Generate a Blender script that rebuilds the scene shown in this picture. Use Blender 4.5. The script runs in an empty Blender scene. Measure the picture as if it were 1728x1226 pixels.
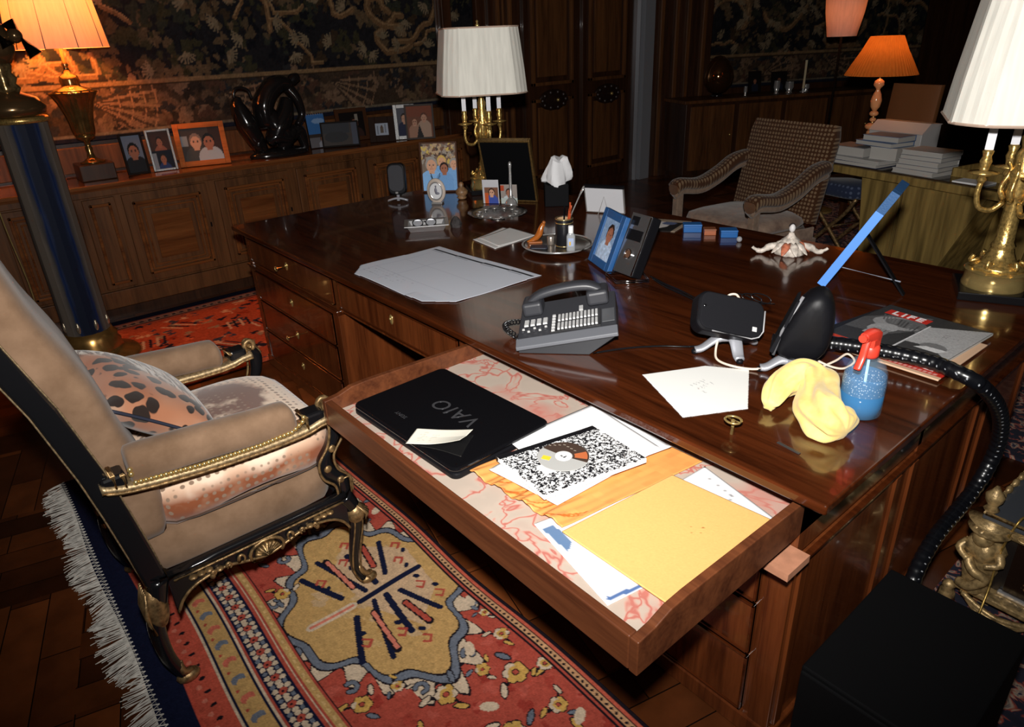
import bpy, math, random
import numpy as np
from mathutils import Vector, Matrix, Euler
from math import sin, cos, pi, radians as R
random.seed(7); rng = np.random.default_rng(7)
S = bpy.context.scene; C = S.collection
# ------------------------------------------------------------ camera
cam_d = bpy.data.cameras.new('camera'); cam = bpy.data.objects.new('camera', cam_d); C.objects.link(cam)
cam_d.sensor_width = 36.0; cam_d.lens = 24.0; cam_d.shift_y = -19.0/1728.0; cam_d.clip_start = .02
_p, _r, _y = R(24.8066), R(-2.4211), R(50.7448)
_f = Vector((-sin(_y)*cos(_p), cos(_y)*cos(_p), -sin(_p))); _r0 = Vector((cos(_y), sin(_y), 0)); _u0 = _r0.cross(_f)
_rr = _r0*cos(_r)+_u0*sin(_r); _uu = _u0*cos(_r)-_r0*sin(_r)
_m = Matrix((_rr, _uu, -_f)).transposed().to_4x4(); _m.translation = (0, 0, 1.6); cam.matrix_world = _m
S.camera = cam
# ------------------------------------------------------------ colour, world, light
S.view_settings.view_transform = 'Standard'; S.view_settings.look = 'None'; S.view_settings.gamma = 1
S.view_settings.use_curve_mapping = False; S.view_settings.exposure = 0.0
w = bpy.data.worlds.new('world'); S.world = w; w.use_nodes = True
w.node_tree.nodes['Background'].inputs[0].default_value = (1, .8, .6, 1); w.node_tree.nodes['Background'].inputs[1].default_value = .004
def light(name, kind, loc, power, col=(1, 1, 1), size=.05, aim=None, **k):
    d = bpy.data.lights.new(name, kind); d.energy = power; d.color = col
    if kind in ('POINT', 'SPOT'): d.shadow_soft_size = size
    if kind == 'AREA': d.size = size
    for a, v in k.items(): setattr(d, a, v)
    o = bpy.data.objects.new(name, d); C.objects.link(o); o.location = loc
    if aim is not None: o.rotation_euler = (Vector(aim)-Vector(loc)).to_track_quat('-Z', 'Y').to_euler()
    return o
# the photographer's flash, in the hot shoe just above the lens
light('camera_flash', 'SPOT', (-.02, .02, 1.76), 400, (1, .97, .93), .03, aim=(-4.0, 3.7, 1.15), spot_size=R(128), spot_blend=1.0)
# ------------------------------------------------------------ tagging
def link(name, me, parent=None):
    o = bpy.data.objects.new(name, me); C.objects.link(o)
    if parent is not None: o.parent = parent
    return o
def tag(o, label, cat, group=None, kind=None):
    o['label'] = label; o['category'] = cat
    if group: o['group'] = group
    if kind: o['kind'] = kind
    return o
def thing(name, label, cat, loc=(0, 0, 0), rz=0, group=None, rot=None):
    o = link(name, None); o.location = loc; o.rotation_euler = rot if rot else (0, 0, rz)
    o.empty_display_size = .05
    return tag(o, label, cat, group)
def struct(o): o['kind'] = 'structure'; return o
def dup(o, parent=None):
    c = o.copy(); C.objects.link(c)
    if parent is not None: c.parent = parent
    for ch in o.children: dup(ch, c)
    return c
# ------------------------------------------------------------ mesh builder
def basis(d, up=(0, 0, 1)):
    d = Vector(d).normalized(); u = Vector(up)
    if abs(d.dot(u)) > .98: u = Vector((0, 1, 0)) if abs(d.y) < .9 else Vector((1, 0, 0))
    a = d.cross(u).normalized(); b = a.cross(d).normalized()
    return a, b
class MB:
    def __init__(s): s.v = []; s.f = []; s.c = []
    def add(s, vs, fs, M=None):
        n = len(s.v)
        s.v += [tuple(M @ Vector(p)) if M else tuple(p) for p in vs]
        s.f += [tuple(i+n for i in f) for f in fs]; return s
    def box(s, x0, x1, y0, y1, z0, z1, M=None, taper=None):
        t = taper or 1.0; cx, cy = (x0+x1)/2, (y0+y1)/2
        vs = [(x, y, z0) for y in (y0, y1) for x in (x0, x1)]+[(cx+(x-cx)*t, cy+(y-cy)*t, z1) for y in (y0, y1) for x in (x0, x1)]
        return s.add(vs, [(0, 2, 3, 1), (4, 5, 7, 6), (0, 1, 5, 4), (2, 6, 7, 3), (0, 4, 6, 2), (1, 3, 7, 5)], M)
    def cbox(s, c, d, M=None):
        return s.box(c[0]-d[0]/2, c[0]+d[0]/2, c[1]-d[1]/2, c[1]+d[1]/2, c[2]-d[2]/2, c[2]+d[2]/2, M)
    def tube(s, pts, r, n=8, close=False, cap=True, M=None, flat=1.0):
        pts = [Vector(p) for p in pts]; k = len(pts); rs = r if isinstance(r, (list, tuple)) else [r]*k
        vs = []; fs = []; a = None
        for i, p in enumerate(pts):
            d = (pts[(i+1) % k]-pts[i-1]) if close else (pts[min(i+1, k-1)]-pts[max(i-1, 0)])
            if d.length < 1e-9: d = Vector((0, 0, 1))
            d.normalize()
            if a is None: a, b = basis(d)
            else:
                a = (a-d*a.dot(d)); a = a.normalized() if a.length > 1e-6 else basis(d)[0]; b = a.cross(d)*-1
                b = d.cross(a)
            for j in range(n):
                t = 2*pi*j/n; vs.append(p+a*(rs[i]*cos(t))+b*(rs[i]*sin(t)*flat))
        m = k if close else k-1
        for i in range(m):
            for j in range(n):
                q = (i+1) % k
                fs.append((i*n+j, i*n+(j+1) % n, q*n+(j+1) % n, q*n+j))
        if cap and not close:
            fs.append(tuple(range(n))[::-1]); fs.append(tuple((k-1)*n+j for j in range(n)))
        return s.add(vs, fs, M)
    def lathe(s, prof, n=24, c=(0, 0, 0), M=None, cap=True, sx=1, sy=1, lobes=0, amp=0):
        vs = []; fs = []
        for r, z in prof:
            for j in range(n):
                t = 2*pi*j/n; q = r*(1+amp*cos(lobes*t)) if lobes else r
                vs.append((c[0]+q*cos(t)*sx, c[1]+q*sin(t)*sy, c[2]+z))
        for i in range(len(prof)-1):
            for j in range(n): fs.append((i*n+j, i*n+(j+1) % n, (i+1)*n+(j+1) % n, (i+1)*n+j))
        if cap:
            fs.append(tuple(range(n))[::-1]); fs.append(tuple((len(prof)-1)*n+j for j in range(n)))
        return s.add(vs, fs, M)
    def ell(s, c, r, n=12, m=8, M=None):
        rr = r if isinstance(r, (list, tuple)) else (r, r, r)
        vs = [(c[0], c[1], c[2]-rr[2])]; fs = []
        for i in range(1, m):
            p = -pi/2+pi*i/m
            for j in range(n):
                t = 2*pi*j/n; vs.append((c[0]+rr[0]*cos(p)*cos(t), c[1]+rr[1]*cos(p)*sin(t), c[2]+rr[2]*sin(p)))
        vs.append((c[0], c[1], c[2]+rr[2])); L = len(vs)-1
        for j in range(n):
            fs.append((0, 1+(j+1) % n, 1+j)); b = 1+(m-2)*n; fs.append((L, b+j, b+(j+1) % n))
        for i in range(m-2):
            for j in range(n):
                a = 1+i*n; fs.append((a+j, a+(j+1) % n, a+n+(j+1) % n, a+n+j))
        return s.add(vs, fs, M)
    def prism(s, poly, z0, z1, M=None):
        n = len(poly); vs = [(x, y, z0) for x, y in poly]+[(x, y, z1) for x, y in poly]
        ar = sum(poly[i][0]*poly[(i+1) % n][1]-poly[(i+1) % n][0]*poly[i][1] for i in range(n))
        fs = [tuple(range(n))[::-1], tuple(range(n, 2*n))]+[(i, (i+1) % n, n+(i+1) % n, n+i) for i in range(n)]
        if ar < 0: fs = [f[::-1] for f in fs]
        return s.add(vs, fs, M)
    def grid(s, fn, nu, nv, M=None, flip=False):
        vs = [fn(i/nu, j/nv) for j in range(nv+1) for i in range(nu+1)]
        fs = [(j*(nu+1)+i, j*(nu+1)+i+1, (j+1)*(nu+1)+i+1, (j+1)*(nu+1)+i) for j in range(nv) for i in range(nu)]
        if flip: fs = [f[::-1] for f in fs]
        return s.add(vs, fs, M)
    def loft(s, rings, cap=True, M=None):
        n = len(rings[0]); vs = [p for r in rings for p in r]; k = len(rings)
        fs = [(i*n+j, i*n+(j+1) % n, (i+1)*n+(j+1) % n, (i+1)*n+j) for i in range(k-1) for j in range(n)]
        if cap: fs += [tuple(range(n))[::-1], tuple((k-1)*n+j for j in range(n))]
        return s.add(vs, fs, M)
    def build(s, name, mat, parent=None, bevel=0, seg=2, smooth=False, sub=0, solid=0, ang=None):
        me = bpy.data.meshes.new(name); me.from_pydata(s.v, [], s.f); me.validate(); me.update()
        if mat: me.materials.append(mat)
        if smooth or ang or sub:
            me.polygons.foreach_set('use_smooth', [True]*len(me.polygons))
            if ang and hasattr(me, 'set_sharp_from_angle'): me.set_sharp_from_angle(angle=R(ang))
        o = link(name, me, parent)
        if solid: m = o.modifiers.new('s', 'SOLIDIFY'); m.thickness = abs(solid); m.offset = 1 if solid > 0 else -1
        if bevel: m = o.modifiers.new('b', 'BEVEL'); m.width = bevel; m.segments = seg; m.limit_method = 'ANGLE'; m.angle_limit = R(40)
        if sub: m = o.modifiers.new('u', 'SUBSURF'); m.levels = sub; m.render_levels = sub
        return o
def wp(mb, name, mat, root, par=None, **k):      # a part written in world metres under an unrotated thing
    o = mb.build(name, mat, par or root, **k)
    if par is None: o.location = -root.location
    return o
def sup(c, ex, ey, a, b, n=16, p=4.0):           # ring: a rounded rectangle
    c, ex, ey = Vector(c), Vector(ex), Vector(ey); out = []
    for j in range(n):
        t = 2*pi*(j+.5)/n; q = (abs(cos(t))**p+abs(sin(t))**p)**(-1/p); out.append(c+ex*(a*q*cos(t))+ey*(b*q*sin(t)))
    return out
def spline(pts, n=6):
    P = [Vector(p) for p in pts]; out = []
    for i in range(len(P)-1):
        a, b, c, d = P[max(i-1, 0)], P[i], P[i+1], P[min(i+2, len(P)-1)]
        for k in range(n):
            t = k/n; out.append(.5*((2*b)+(c-a)*t+(2*a-5*b+4*c-d)*t*t+(3*b-a-3*c+d)*t**3))
    out.append(P[-1]); return out
def rz(a, loc=(0, 0, 0)): return Matrix.Translation(loc) @ Matrix.Rotation(a, 4, 'Z')
def frame_at(o, ex, ey):
    ex = Vector(ex).normalized(); ey = Vector(ey); ez = ex.cross(ey).normalized(); ey = ez.cross(ex)
    m = Matrix((ex, ey, ez)).transposed().to_4x4(); m.translation = o; return m
# ------------------------------------------------------------ materials
def newmat(name):
    m = bpy.data.materials.new(name); m.use_nodes = True; nt = m.node_tree
    return m, nt, nt.nodes['Principled BSDF']
def N(nt, t, **k):
    n = nt.nodes.new(t)
    for a, v in k.items():
        if a in n.inputs: n.inputs[a].default_value = v
        else: setattr(n, a, v)
    return n
def rgba(c): return (*c[:3], 1)
def ramp(nt, fac, stops):
    r = nt.nodes.new('ShaderNodeValToRGB'); e = r.color_ramp.elements
    while len(e) < len(stops): e.new(.5)
    for i, (p, c) in enumerate(stops): e[i].position = p; e[i].color = rgba(c)
    nt.links.new(fac, r.inputs[0]); return r.outputs[0]
def coords(nt, scale=(1, 1, 1), rot=(0, 0, 0), kind='Object'):
    t = N(nt, 'ShaderNodeTexCoord'); m = N(nt, 'ShaderNodeMapping'); m.inputs['Scale'].default_value = scale; m.inputs['Rotation'].default_value = rot
    nt.links.new(t.outputs[kind], m.inputs[0]); return m.outputs[0]
def bump(nt, b, h, s=.3, d=.002):
    k = N(nt, 'ShaderNodeBump'); k.inputs['Strength'].default_value = s; k.inputs['Distance'].default_value = d
    nt.links.new(h, k.inputs['Height']); nt.links.new(k.outputs[0], b.inputs['Normal'])
def plain(name, col, rough=.5, metal=0, spec=.5, coat=0, noise=0, nscale=40, bumps=0, bscale=200, **k):
    m, nt, b = newmat(name); b.inputs['Base Color'].default_value = rgba(col); b.inputs['Roughness'].default_value = rough
    b.inputs['Metallic'].default_value = metal; b.inputs['Specular IOR Level'].default_value = spec; b.inputs['Coat Weight'].default_value = coat
    b.inputs['Coat Roughness'].default_value = .05
    if noise:
        n = N(nt, 'ShaderNodeTexNoise', Scale=nscale, Detail=4.0); nt.links.new(coords(nt), n.inputs[0])
        nt.links.new(ramp(nt, n.outputs[0], [(.3, [c*(1-noise) for c in col]), (.7, [min(1, c*(1+noise)) for c in col])]), b.inputs['Base Color'])
    if bumps:
        n = N(nt, 'ShaderNodeTexNoise', Scale=bscale, Detail=3.0); nt.links.new(coords(nt), n.inputs[0]); bump(nt, b, n.outputs[0], bumps)
    for a, v in k.items(): b.inputs[a.replace('_', ' ')].default_value = v
    return m
def wood(name, dark, light_, grain='x', scale=1.0, rough=.25, coat=.0, fig=1.0, spec=.5):
    m, nt, b = newmat(name); sc = {'x': (1.2, 18, 18), 'y': (18, 1.2, 18), 'z': (18, 18, 1.2)}[grain]
    co = coords(nt, [q*scale for q in sc])
    n = N(nt, 'ShaderNodeTexNoise', Scale=1.0, Detail=6.0, Roughness=.65, Distortion=.6*fig); nt.links.new(co, n.inputs[0])
    n2 = N(nt, 'ShaderNodeTexNoise', Scale=6.0, Detail=4.0); nt.links.new(co, n2.inputs[0])
    mx = N(nt, 'ShaderNodeMath', operation='MULTIPLY_ADD'); mx.inputs[1].default_value = .35; nt.links.new(n2.outputs[0], mx.inputs[0]); nt.links.new(n.outputs[0], mx.inputs[2])
    mid = [(a+c)/2 for a, c in zip(dark, light_)]
    nt.links.new(ramp(nt, mx.outputs[0], [(.45, dark), (.65, mid), (.88, light_)]), b.inputs['Base Color'])
    b.inputs['Roughness'].default_value = rough; b.inputs['Coat Weight'].default_value = coat; b.inputs['Coat Roughness'].default_value = .04
    b.inputs['Specular IOR Level'].default_value = spec
    bump(nt, b, n2.outputs[0], .04, .001); return m
def fabric(name, c1, c2, scale=14, rough=.9, sheen=.3, weave=900):
    m, nt, b = newmat(name); co = coords(nt)
    n = N(nt, 'ShaderNodeTexNoise', Scale=scale, Detail=5.0, Roughness=.6); nt.links.new(co, n.inputs[0])
    nt.links.new(ramp(nt, n.outputs[0], [(.32, c1), (.68, c2)]), b.inputs['Base Color'])
    b.inputs['Roughness'].default_value = rough; b.inputs['Sheen Weight'].default_value = sheen; b.inputs['Specular IOR Level'].default_value = .15
    n2 = N(nt, 'ShaderNodeTexNoise', Scale=weave, Detail=2.0); nt.links.new(co, n2.inputs[0]); bump(nt, b, n2.outputs[0], .25, .001); return m
def dotted(name, ground, dot, scale=55, thr=.30, wear=None, soft=.06, flat=(1, 1, 1)):
    m, nt, b = newmat(name); co = coords(nt)
    v = N(nt, 'ShaderNodeTexVoronoi', Scale=scale, Randomness=.12); nt.links.new(coords(nt, flat), v.inputs[0])
    mx = N(nt, 'ShaderNodeMix', data_type='RGBA'); mx.inputs[6].default_value = rgba(dot); mx.inputs[7].default_value = rgba(ground)
    f = ramp(nt, v.outputs['Distance'], [(thr-soft, (0, 0, 0)), (thr+soft, (1, 1, 1))]); nt.links.new(f, mx.inputs[0])
    out = mx.outputs[2]
    if wear:
        n = N(nt, 'ShaderNodeTexNoise', Scale=wear[1], Detail=3.0); nt.links.new(co, n.inputs[0])
        m2 = N(nt, 'ShaderNodeMix', data_type='RGBA'); nt.links.new(out, m2.inputs[6]); m2.inputs[7].default_value = rgba(wear[0])
        nt.links.new(ramp(nt, n.outputs[0], [(.42, (0, 0, 0)), (.62, (.85, .85, .85))]), m2.inputs[0]); out = m2.outputs[2]
    nt.links.new(out, b.inputs['Base Color']); b.inputs['Roughness'].default_value = .9; b.inputs['Specular IOR Level'].default_value = .15; b.inputs['Sheen Weight'].default_value = .2
    return m
def gold(name, col=(.75, .5, .16), rough=.28, bumps=.3, bscale=120, dark=.45, metal=.8, stretch=(1, 1, 1)):
    m, nt, b = newmat(name); b.inputs['Metallic'].default_value = metal; b.inputs['Roughness'].default_value = rough
    co = coords(nt, stretch); n = N(nt, 'ShaderNodeTexNoise', Scale=bscale, Detail=4.0); nt.links.new(co, n.inputs[0])
    nt.links.new(ramp(nt, n.outputs[0], [(.3, [c*dark for c in col]), (.6, col)]), b.inputs['Base Color'])
    if bumps: bump(nt, b, n.outputs[0], bumps, .004)
    return m
def shade_mat(name, col, trans=.5, rough=.9, pleat=0, axis=None):
    m, nt, b = newmat(name); out = nt.nodes['Material Output']; nt.nodes.remove(b)
    d = N(nt, 'ShaderNodeBsdfDiffuse'); t = N(nt, 'ShaderNodeBsdfTranslucent'); x = N(nt, 'ShaderNodeMixShader')
    n = N(nt, 'ShaderNodeTexNoise', Scale=60.0, Detail=2.0); nt.links.new(coords(nt, (1, 1, .05)), n.inputs[0])
    cr = ramp(nt, n.outputs[0], [(.3, [c*.86 for c in col]), (.7, col)])
    nt.links.new(cr, d.inputs[0]); nt.links.new(cr, t.inputs[0]); x.inputs[0].default_value = trans
    nt.links.new(d.outputs[0], x.inputs[1]); nt.links.new(t.outputs[0], x.inputs[2]); nt.links.new(x.outputs[0], out.inputs[0]); return m
def glass(name, col=(1, 1, 1), rough=.02, ior=1.45):
    m, nt, b = newmat(name); b.inputs['Base Color'].default_value = rgba(col); b.inputs['Transmission Weight'].default_value = 1
    b.inputs['Roughness'].default_value = rough; b.inputs['IOR'].default_value = ior; return m
def emit(name, col, s):
    m, nt, b = newmat(name); b.inputs['Emission Color'].default_value = rgba(col); b.inputs['Emission Strength'].default_value = s
    b.inputs['Base Color'].default_value = rgba(col); return m
def attrmat(name, rough=.8, spec=.2, bumps=0, bscale=300, coat=0, gain=1.0):
    m, nt, b = newmat(name); a = N(nt, 'ShaderNodeAttribute', attribute_name='Col')
    nt.links.new(a.outputs['Color'], b.inputs['Base Color']); b.inputs['Roughness'].default_value = rough; b.inputs['Specular IOR Level'].default_value = spec
    b.inputs['Coat Weight'].default_value = coat
    if bumps:
        n = N(nt, 'ShaderNodeTexNoise', Scale=bscale, Detail=2.0); nt.links.new(coords(nt), n.inputs[0]); bump(nt, b, n.outputs[0], bumps, .002)
    return m
# ------------------------------------------------------------ drawn patterns (a colour per mesh vertex)
def s2l(c): c = np.asarray(c, float)/255.; return np.where(c <= .04045, c/12.92, ((c+.055)/1.055)**2.4)
class Cv:      # a canvas in real units: x to the right, y up
    def __init__(s, w, h, res, bg):
        s.w, s.h = w, h; s.nx = max(2, int(w/res)+1); s.ny = max(2, int(h/res)+1)
        s.X, s.Y = np.meshgrid(np.linspace(0, w, s.nx), np.linspace(0, h, s.ny)); s.a = np.empty((s.ny, s.nx, 3)); s.a[:] = s2l(bg)
    def put(s, m, c): s.a[m] = s2l(c); return s
    def rect(s, x0, y0, x1, y1, c): return s.put((s.X >= x0) & (s.X <= x1) & (s.Y >= y0) & (s.Y <= y1), c)
    def win(s, x0, y0, x1, y1):
        return (slice(np.searchsorted(s.Y[:, 0], y0), np.searchsorted(s.Y[:, 0], y1)+1), slice(np.searchsorted(s.X[0], x0), np.searchsorted(s.X[0], x1)+1))
    def ell(s, x, y, rx, ry, c, rot=0):
        r = max(rx, ry); q = s.win(x-r, y-r, x+r, y+r); dx, dy = s.X[q]-x, s.Y[q]-y; u = dx*cos(rot)+dy*sin(rot); v = -dx*sin(rot)+dy*cos(rot)
        s.a[q][(u/rx)**2+(v/ry)**2 <= 1] = s2l(c); return s
    def poly(s, poly, c):
        xs, ys = [p[0] for p in poly], [p[1] for p in poly]; q = s.win(min(xs), min(ys), max(xs), max(ys)); X, Y = s.X[q], s.Y[q]
        m = np.zeros(X.shape, bool); n = len(poly)
        for i in range(n):
            x0, y0 = poly[i]; x1, y1 = poly[(i+1) % n]
            if y0 == y1: continue
            m ^= ((y0 > Y) != (y1 > Y)) & (X < (x1-x0)*(Y-y0)/(y1-y0)+x0)
        s.a[q][m] = s2l(c); return s
    def line(s, pts, wd, c, closed=False):
        pts = list(pts)+([pts[0]] if closed else [])
        for (x0, y0), (x1, y1) in zip(pts[:-1], pts[1:]):
            L = (x1-x0)**2+(y1-y0)**2+1e-12; b = wd
            i0 = np.searchsorted(s.X[0], min(x0, x1)-b); i1 = np.searchsorted(s.X[0], max(x0, x1)+b)
            j0 = np.searchsorted(s.Y[:, 0], min(y0, y1)-b); j1 = np.searchsorted(s.Y[:, 0], max(y0, y1)+b)
            X, Y = s.X[j0:j1, i0:i1], s.Y[j0:j1, i0:i1]
            t = np.clip(((X-x0)*(x1-x0)+(Y-y0)*(y1-y0))/L, 0, 1)
            s.a[j0:j1, i0:i1][np.hypot(X-x0-t*(x1-x0), Y-y0-t*(y1-y0)) <= wd/2] = s2l(c)
        return s
    def noise(s, amt, cell=1):
        g = rng.normal(0, amt, (s.ny//cell+2, s.nx//cell+2, 1)).repeat(cell, 0).repeat(cell, 1)[:s.ny, :s.nx]
        s.a = np.clip(s.a*(1+g), 0, 1); return s
    def blob(s, x, y, r, c, k=7, jit=.35):
        ph = rng.uniform(0, 6.28, 3); t = np.linspace(0, 2*pi, 24, endpoint=False)
        q = r*(1+jit*np.sin(2*t+ph[0])*.6+jit*.6*np.sin(3*t+ph[1])+jit*.4*np.sin(5*t+ph[2]))
        return s.poly(list(zip(x+q*np.cos(t), y+q*np.sin(t))), c)
    def mesh(s, name, mat, parent=None, fn=None, thick=0, smooth=False):
        X, Y = s.X.ravel(), s.Y.ravel()
        if fn is None: co = np.stack([X, Y, 0*X], 1)
        else: co = np.asarray(fn(X, Y)); co = co.T if co.shape[0] == 3 else co
        nx, ny = s.nx, s.ny; i = np.arange((ny-1)*(nx-1)); r, c = i//(nx-1), i % (nx-1); a = r*nx+c
        F = np.stack([a, a+1, a+nx+1, a+nx], 1)
        me = bpy.data.meshes.new(name); me.vertices.add(len(co)); me.vertices.foreach_set('co', co.astype(np.float32).ravel())
        me.loops.add(F.size); me.loops.foreach_set('vertex_index', F.astype(np.int32).ravel()); me.polygons.add(len(F))
        me.polygons.foreach_set('loop_start', np.arange(0, F.size, 4, dtype=np.int32))
        try: me.polygons.foreach_set('loop_total', np.full(len(F), 4, dtype=np.int32))
        except Exception: pass
        me.update(calc_edges=True)
        at = me.color_attributes.new('Col', 'FLOAT_COLOR', 'POINT')
        col = np.ones((len(co), 4), np.float32); col[:, :3] = s.a.reshape(-1, 3); at.data.foreach_set('color', col.ravel())
        if smooth: me.polygons.foreach_set('use_smooth', [True]*len(me.polygons))
        me.materials.append(mat); o = link(name, me, parent)
        if thick: m = o.modifiers.new('s', 'SOLIDIFY'); m.thickness = thick; m.offset = -1
        return o
def text(name, body, size, mat, parent, M, depth=.0006, shear=0, spacing=1.0, bold=0):
    cu = bpy.data.curves.new(name, 'FONT'); cu.body = body; cu.size = size; cu.extrude = depth; cu.shear = shear; cu.space_character = spacing; cu.offset = bold
    cu.align_x = 'CENTER'; cu.align_y = 'CENTER'; t = bpy.data.objects.new(name, cu); C.objects.link(t)
    dg = bpy.context.evaluated_depsgraph_get(); me = bpy.data.meshes.new_from_object(t.evaluated_get(dg)); bpy.data.objects.remove(t)
    me.name = name; me.materials.clear(); me.materials.append(mat); o = link(name, me, parent); o.matrix_local = M; return o
# ============================================================ shared materials
W_desk = wood('mahogany_polished', (.017, .0036, .0011), (.082, .018, .0045), 'x', 1.0, .16, .5)
W_desk_z = wood('mahogany_upright', (.042, .0095, .003), (.155, .04, .0105), 'z', 1.0, .22, .3)
W_draw = wood('mahogany_drawer', (.05, .013, .005), (.15, .046, .016), 'x', 1.0, .4)
W_dark = wood('walnut_panelling', (.016, .0055, .0022), (.055, .02, .008), 'z', .8, .35, .1)
W_cab = wood('walnut_cabinet', (.04, .015, .005), (.15, .058, .019), 'z', .7, .45, 0, 1, .2)
W_cabtop = wood('walnut_top', (.07, .02, .007), (.20, .07, .02), 'y', .8, .18, .4)
W_frame = wood('cherry_frame', (.22, .055, .01), (.42, .12, .025), 'x', 2, .6, 0, 1, .1)
M_black = plain('black_lacquer', (.006, .006, .007), .18, spec=.6)
M_bplas = plain('black_plastic', (.0055, .0055, .007), .45, spec=.16)
M_gplas = plain('charcoal_plastic', (.032, .033, .039), .42)
M_gold = gold('gilt_bronze'); M_gold2 = gold('gilt_carved', (.40, .25, .11), .42, .6, 60, .3, .7); M_brass = gold('brass', (.8, .58, .22), .2, 0, 30, .8)
M_silver = plain('silver', (.62, .61, .6), .2, .7); M_alu = plain('brushed_aluminium', (.42, .43, .47), .32, .45)
M_white = plain('white_paper', (.85, .85, .85), .8, spec=.2); M_chrome = plain('chrome', (.85, .85, .85), .08, 1)
M_glass = glass('clear_glass')
A_print = attrmat('printed_pattern', .55, .3); A_gloss = attrmat('glossy_print', .5, .12)
# ============================================================ setting
def parquet():
    m, nt, b = newmat('parquet'); co = coords(nt)
    def br(rot, dark, lite):
        mp = N(nt, 'ShaderNodeMapping'); mp.inputs['Rotation'].default_value = (0, 0, rot); nt.links.new(co, mp.inputs[0])
        k = N(nt, 'ShaderNodeTexBrick', Scale=1.0); k.inputs['Brick Width'].default_value = .55; k.inputs['Row Height'].default_value = .11
        k.inputs['Mortar Size'].default_value = .0018; k.inputs['Color1'].default_value = rgba(dark); k.inputs['Color2'].default_value = rgba(lite); k.inputs['Mortar'].default_value = (.004, .002, .001, 1)
        nt.links.new(mp.outputs[0], k.inputs[0]); return k.outputs[0]
    a = br(R(14), (.05, .014, .004), (.20, .058, .015)); c = br(R(104), (.035, .010, .003), (.145, .042, .011))
    mp = N(nt, 'ShaderNodeMapping'); mp.inputs['Rotation'].default_value = (0, 0, R(14)); nt.links.new(co, mp.inputs[0])
    ch = N(nt, 'ShaderNodeTexChecker', Scale=1.8); nt.links.new(mp.outputs[0], ch.inputs[0])
    x = N(nt, 'ShaderNodeMix', data_type='RGBA'); nt.links.new(ch.outputs['Fac'], x.inputs[0]); nt.links.new(a, x.inputs[6]); nt.links.new(c, x.inputs[7])
    n = N(nt, 'ShaderNodeTexNoise', Scale=9.0, Detail=6.0); nt.links.new(co, n.inputs[0])
    y = N(nt, 'ShaderNodeMix', data_type='RGBA', blend_type='MULTIPLY'); y.inputs[0].default_value = .7; nt.links.new(x.outputs[2], y.inputs[6])
    nt.links.new(ramp(nt, n.outputs[0], [(.3, (.45, .4, .35)), (.7, (1.1, 1, 1))]), y.inputs[7]); nt.links.new(y.outputs[2], b.inputs['Base Color'])
    b.inputs['Roughness'].default_value = .3; return m
struct(MB().box(-7.5, 2.5, -2.5, 12.5, -.1, 0).build('floor', parquet()))
struct(MB().box(-7.5, 2.5, -2.5, 12.5, 3.3, 3.4).build('ceiling', plain('dark_ceiling', (.06, .035, .02), .8)))
wl = struct(MB().box(-5.52, -5.4, -2.5, 6.6, 0, 3.3).build('wall_left', W_dark))
FD = Vector((.427, .904, 0)).normalized(); FA = math.atan2(FD.y, FD.x); FM = rz(FA, (-5.4, 6.6, 0))     # local x runs along the rear wall
struct(MB().box(0, 6.2, 0, .12, 0, 3.3, FM).build('wall_back', W_dark))
struct(MB().box(-4, 2.5, 12.0, 12.12, 0, 3.3).build('wall_far', W_dark))
# wainscot ledge and panels of the left wall
t = MB(); t.box(-5.4, -5.36, -2.4, 3.70, .89, 1.05); struct(t.build('trim_1', W_cab, None, .004))
t = MB(); t.box(-5.4, -5.33, 3.74, 3.84, .0, 3.3).box(-5.4, -5.345, 4.12, 4.2, 0, 3.3); struct(t.build('trim_2', W_dark, None, .008))
for i, (y0, y1) in enumerate(((4.28, 4.62), (4.70, 5.42), (5.50, 6.22))):
    d = MB(); d.box(-5.4, -5.375, y0, y1, .12, 3.2)
    o = struct(d.build('door_%d' % (i+1), W_dark, None, .004))
    f = MB()
    for (z0, z1) in ((.25, 1.02), (1.14, 3.0)):
        for (a, b_) in ((y0+.08, y0+.115), (y1-.115, y1-.08)): f.box(-5.38, -5.345, a, b_, z0, z1)
        for z in (z0, z1-.035): f.box(-5.38, -5.345, y0+.08, y1-.08, z, z+.035)
        f.box(-5.38, -5.36, y0+.16, y1-.16, z0+.08, z1-.08)
    f.build('panel_moulding', W_cab, o, .006)
    if i:
        k = MB(); k.ell((-5.36, (y0+y1)/2, 1.0), (.035, .2, .1), 20, 10)
        for q in range(10): k.ell((-5.345, (y0+y1)/2+.16*cos(q*.628), 1.0+.075*sin(q*.628)), .028, 8, 6)
        k.build('carved_boss', plain('dark_carving', (.015, .006, .004), .4), o, smooth=True)
        MB().ell((-5.31, (y0+y1)/2+.02, 1.0), .018, 10, 8).build('knob', M_brass, o, smooth=True)
struct(MB().box(-5.4, -5.35, 6.36, 6.375, 0, 3.3).box(-5.4, -5.33, 6.42, 6.58, 0, 3.3).build('trim_3', M_alu))
t = MB()
for x in (.1, .28, .42, .62): t.box(x, x+.05, -.035, 0, 0, 3.3, FM)
struct(t.build('trim_4', W_cab, None, .006))
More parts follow.
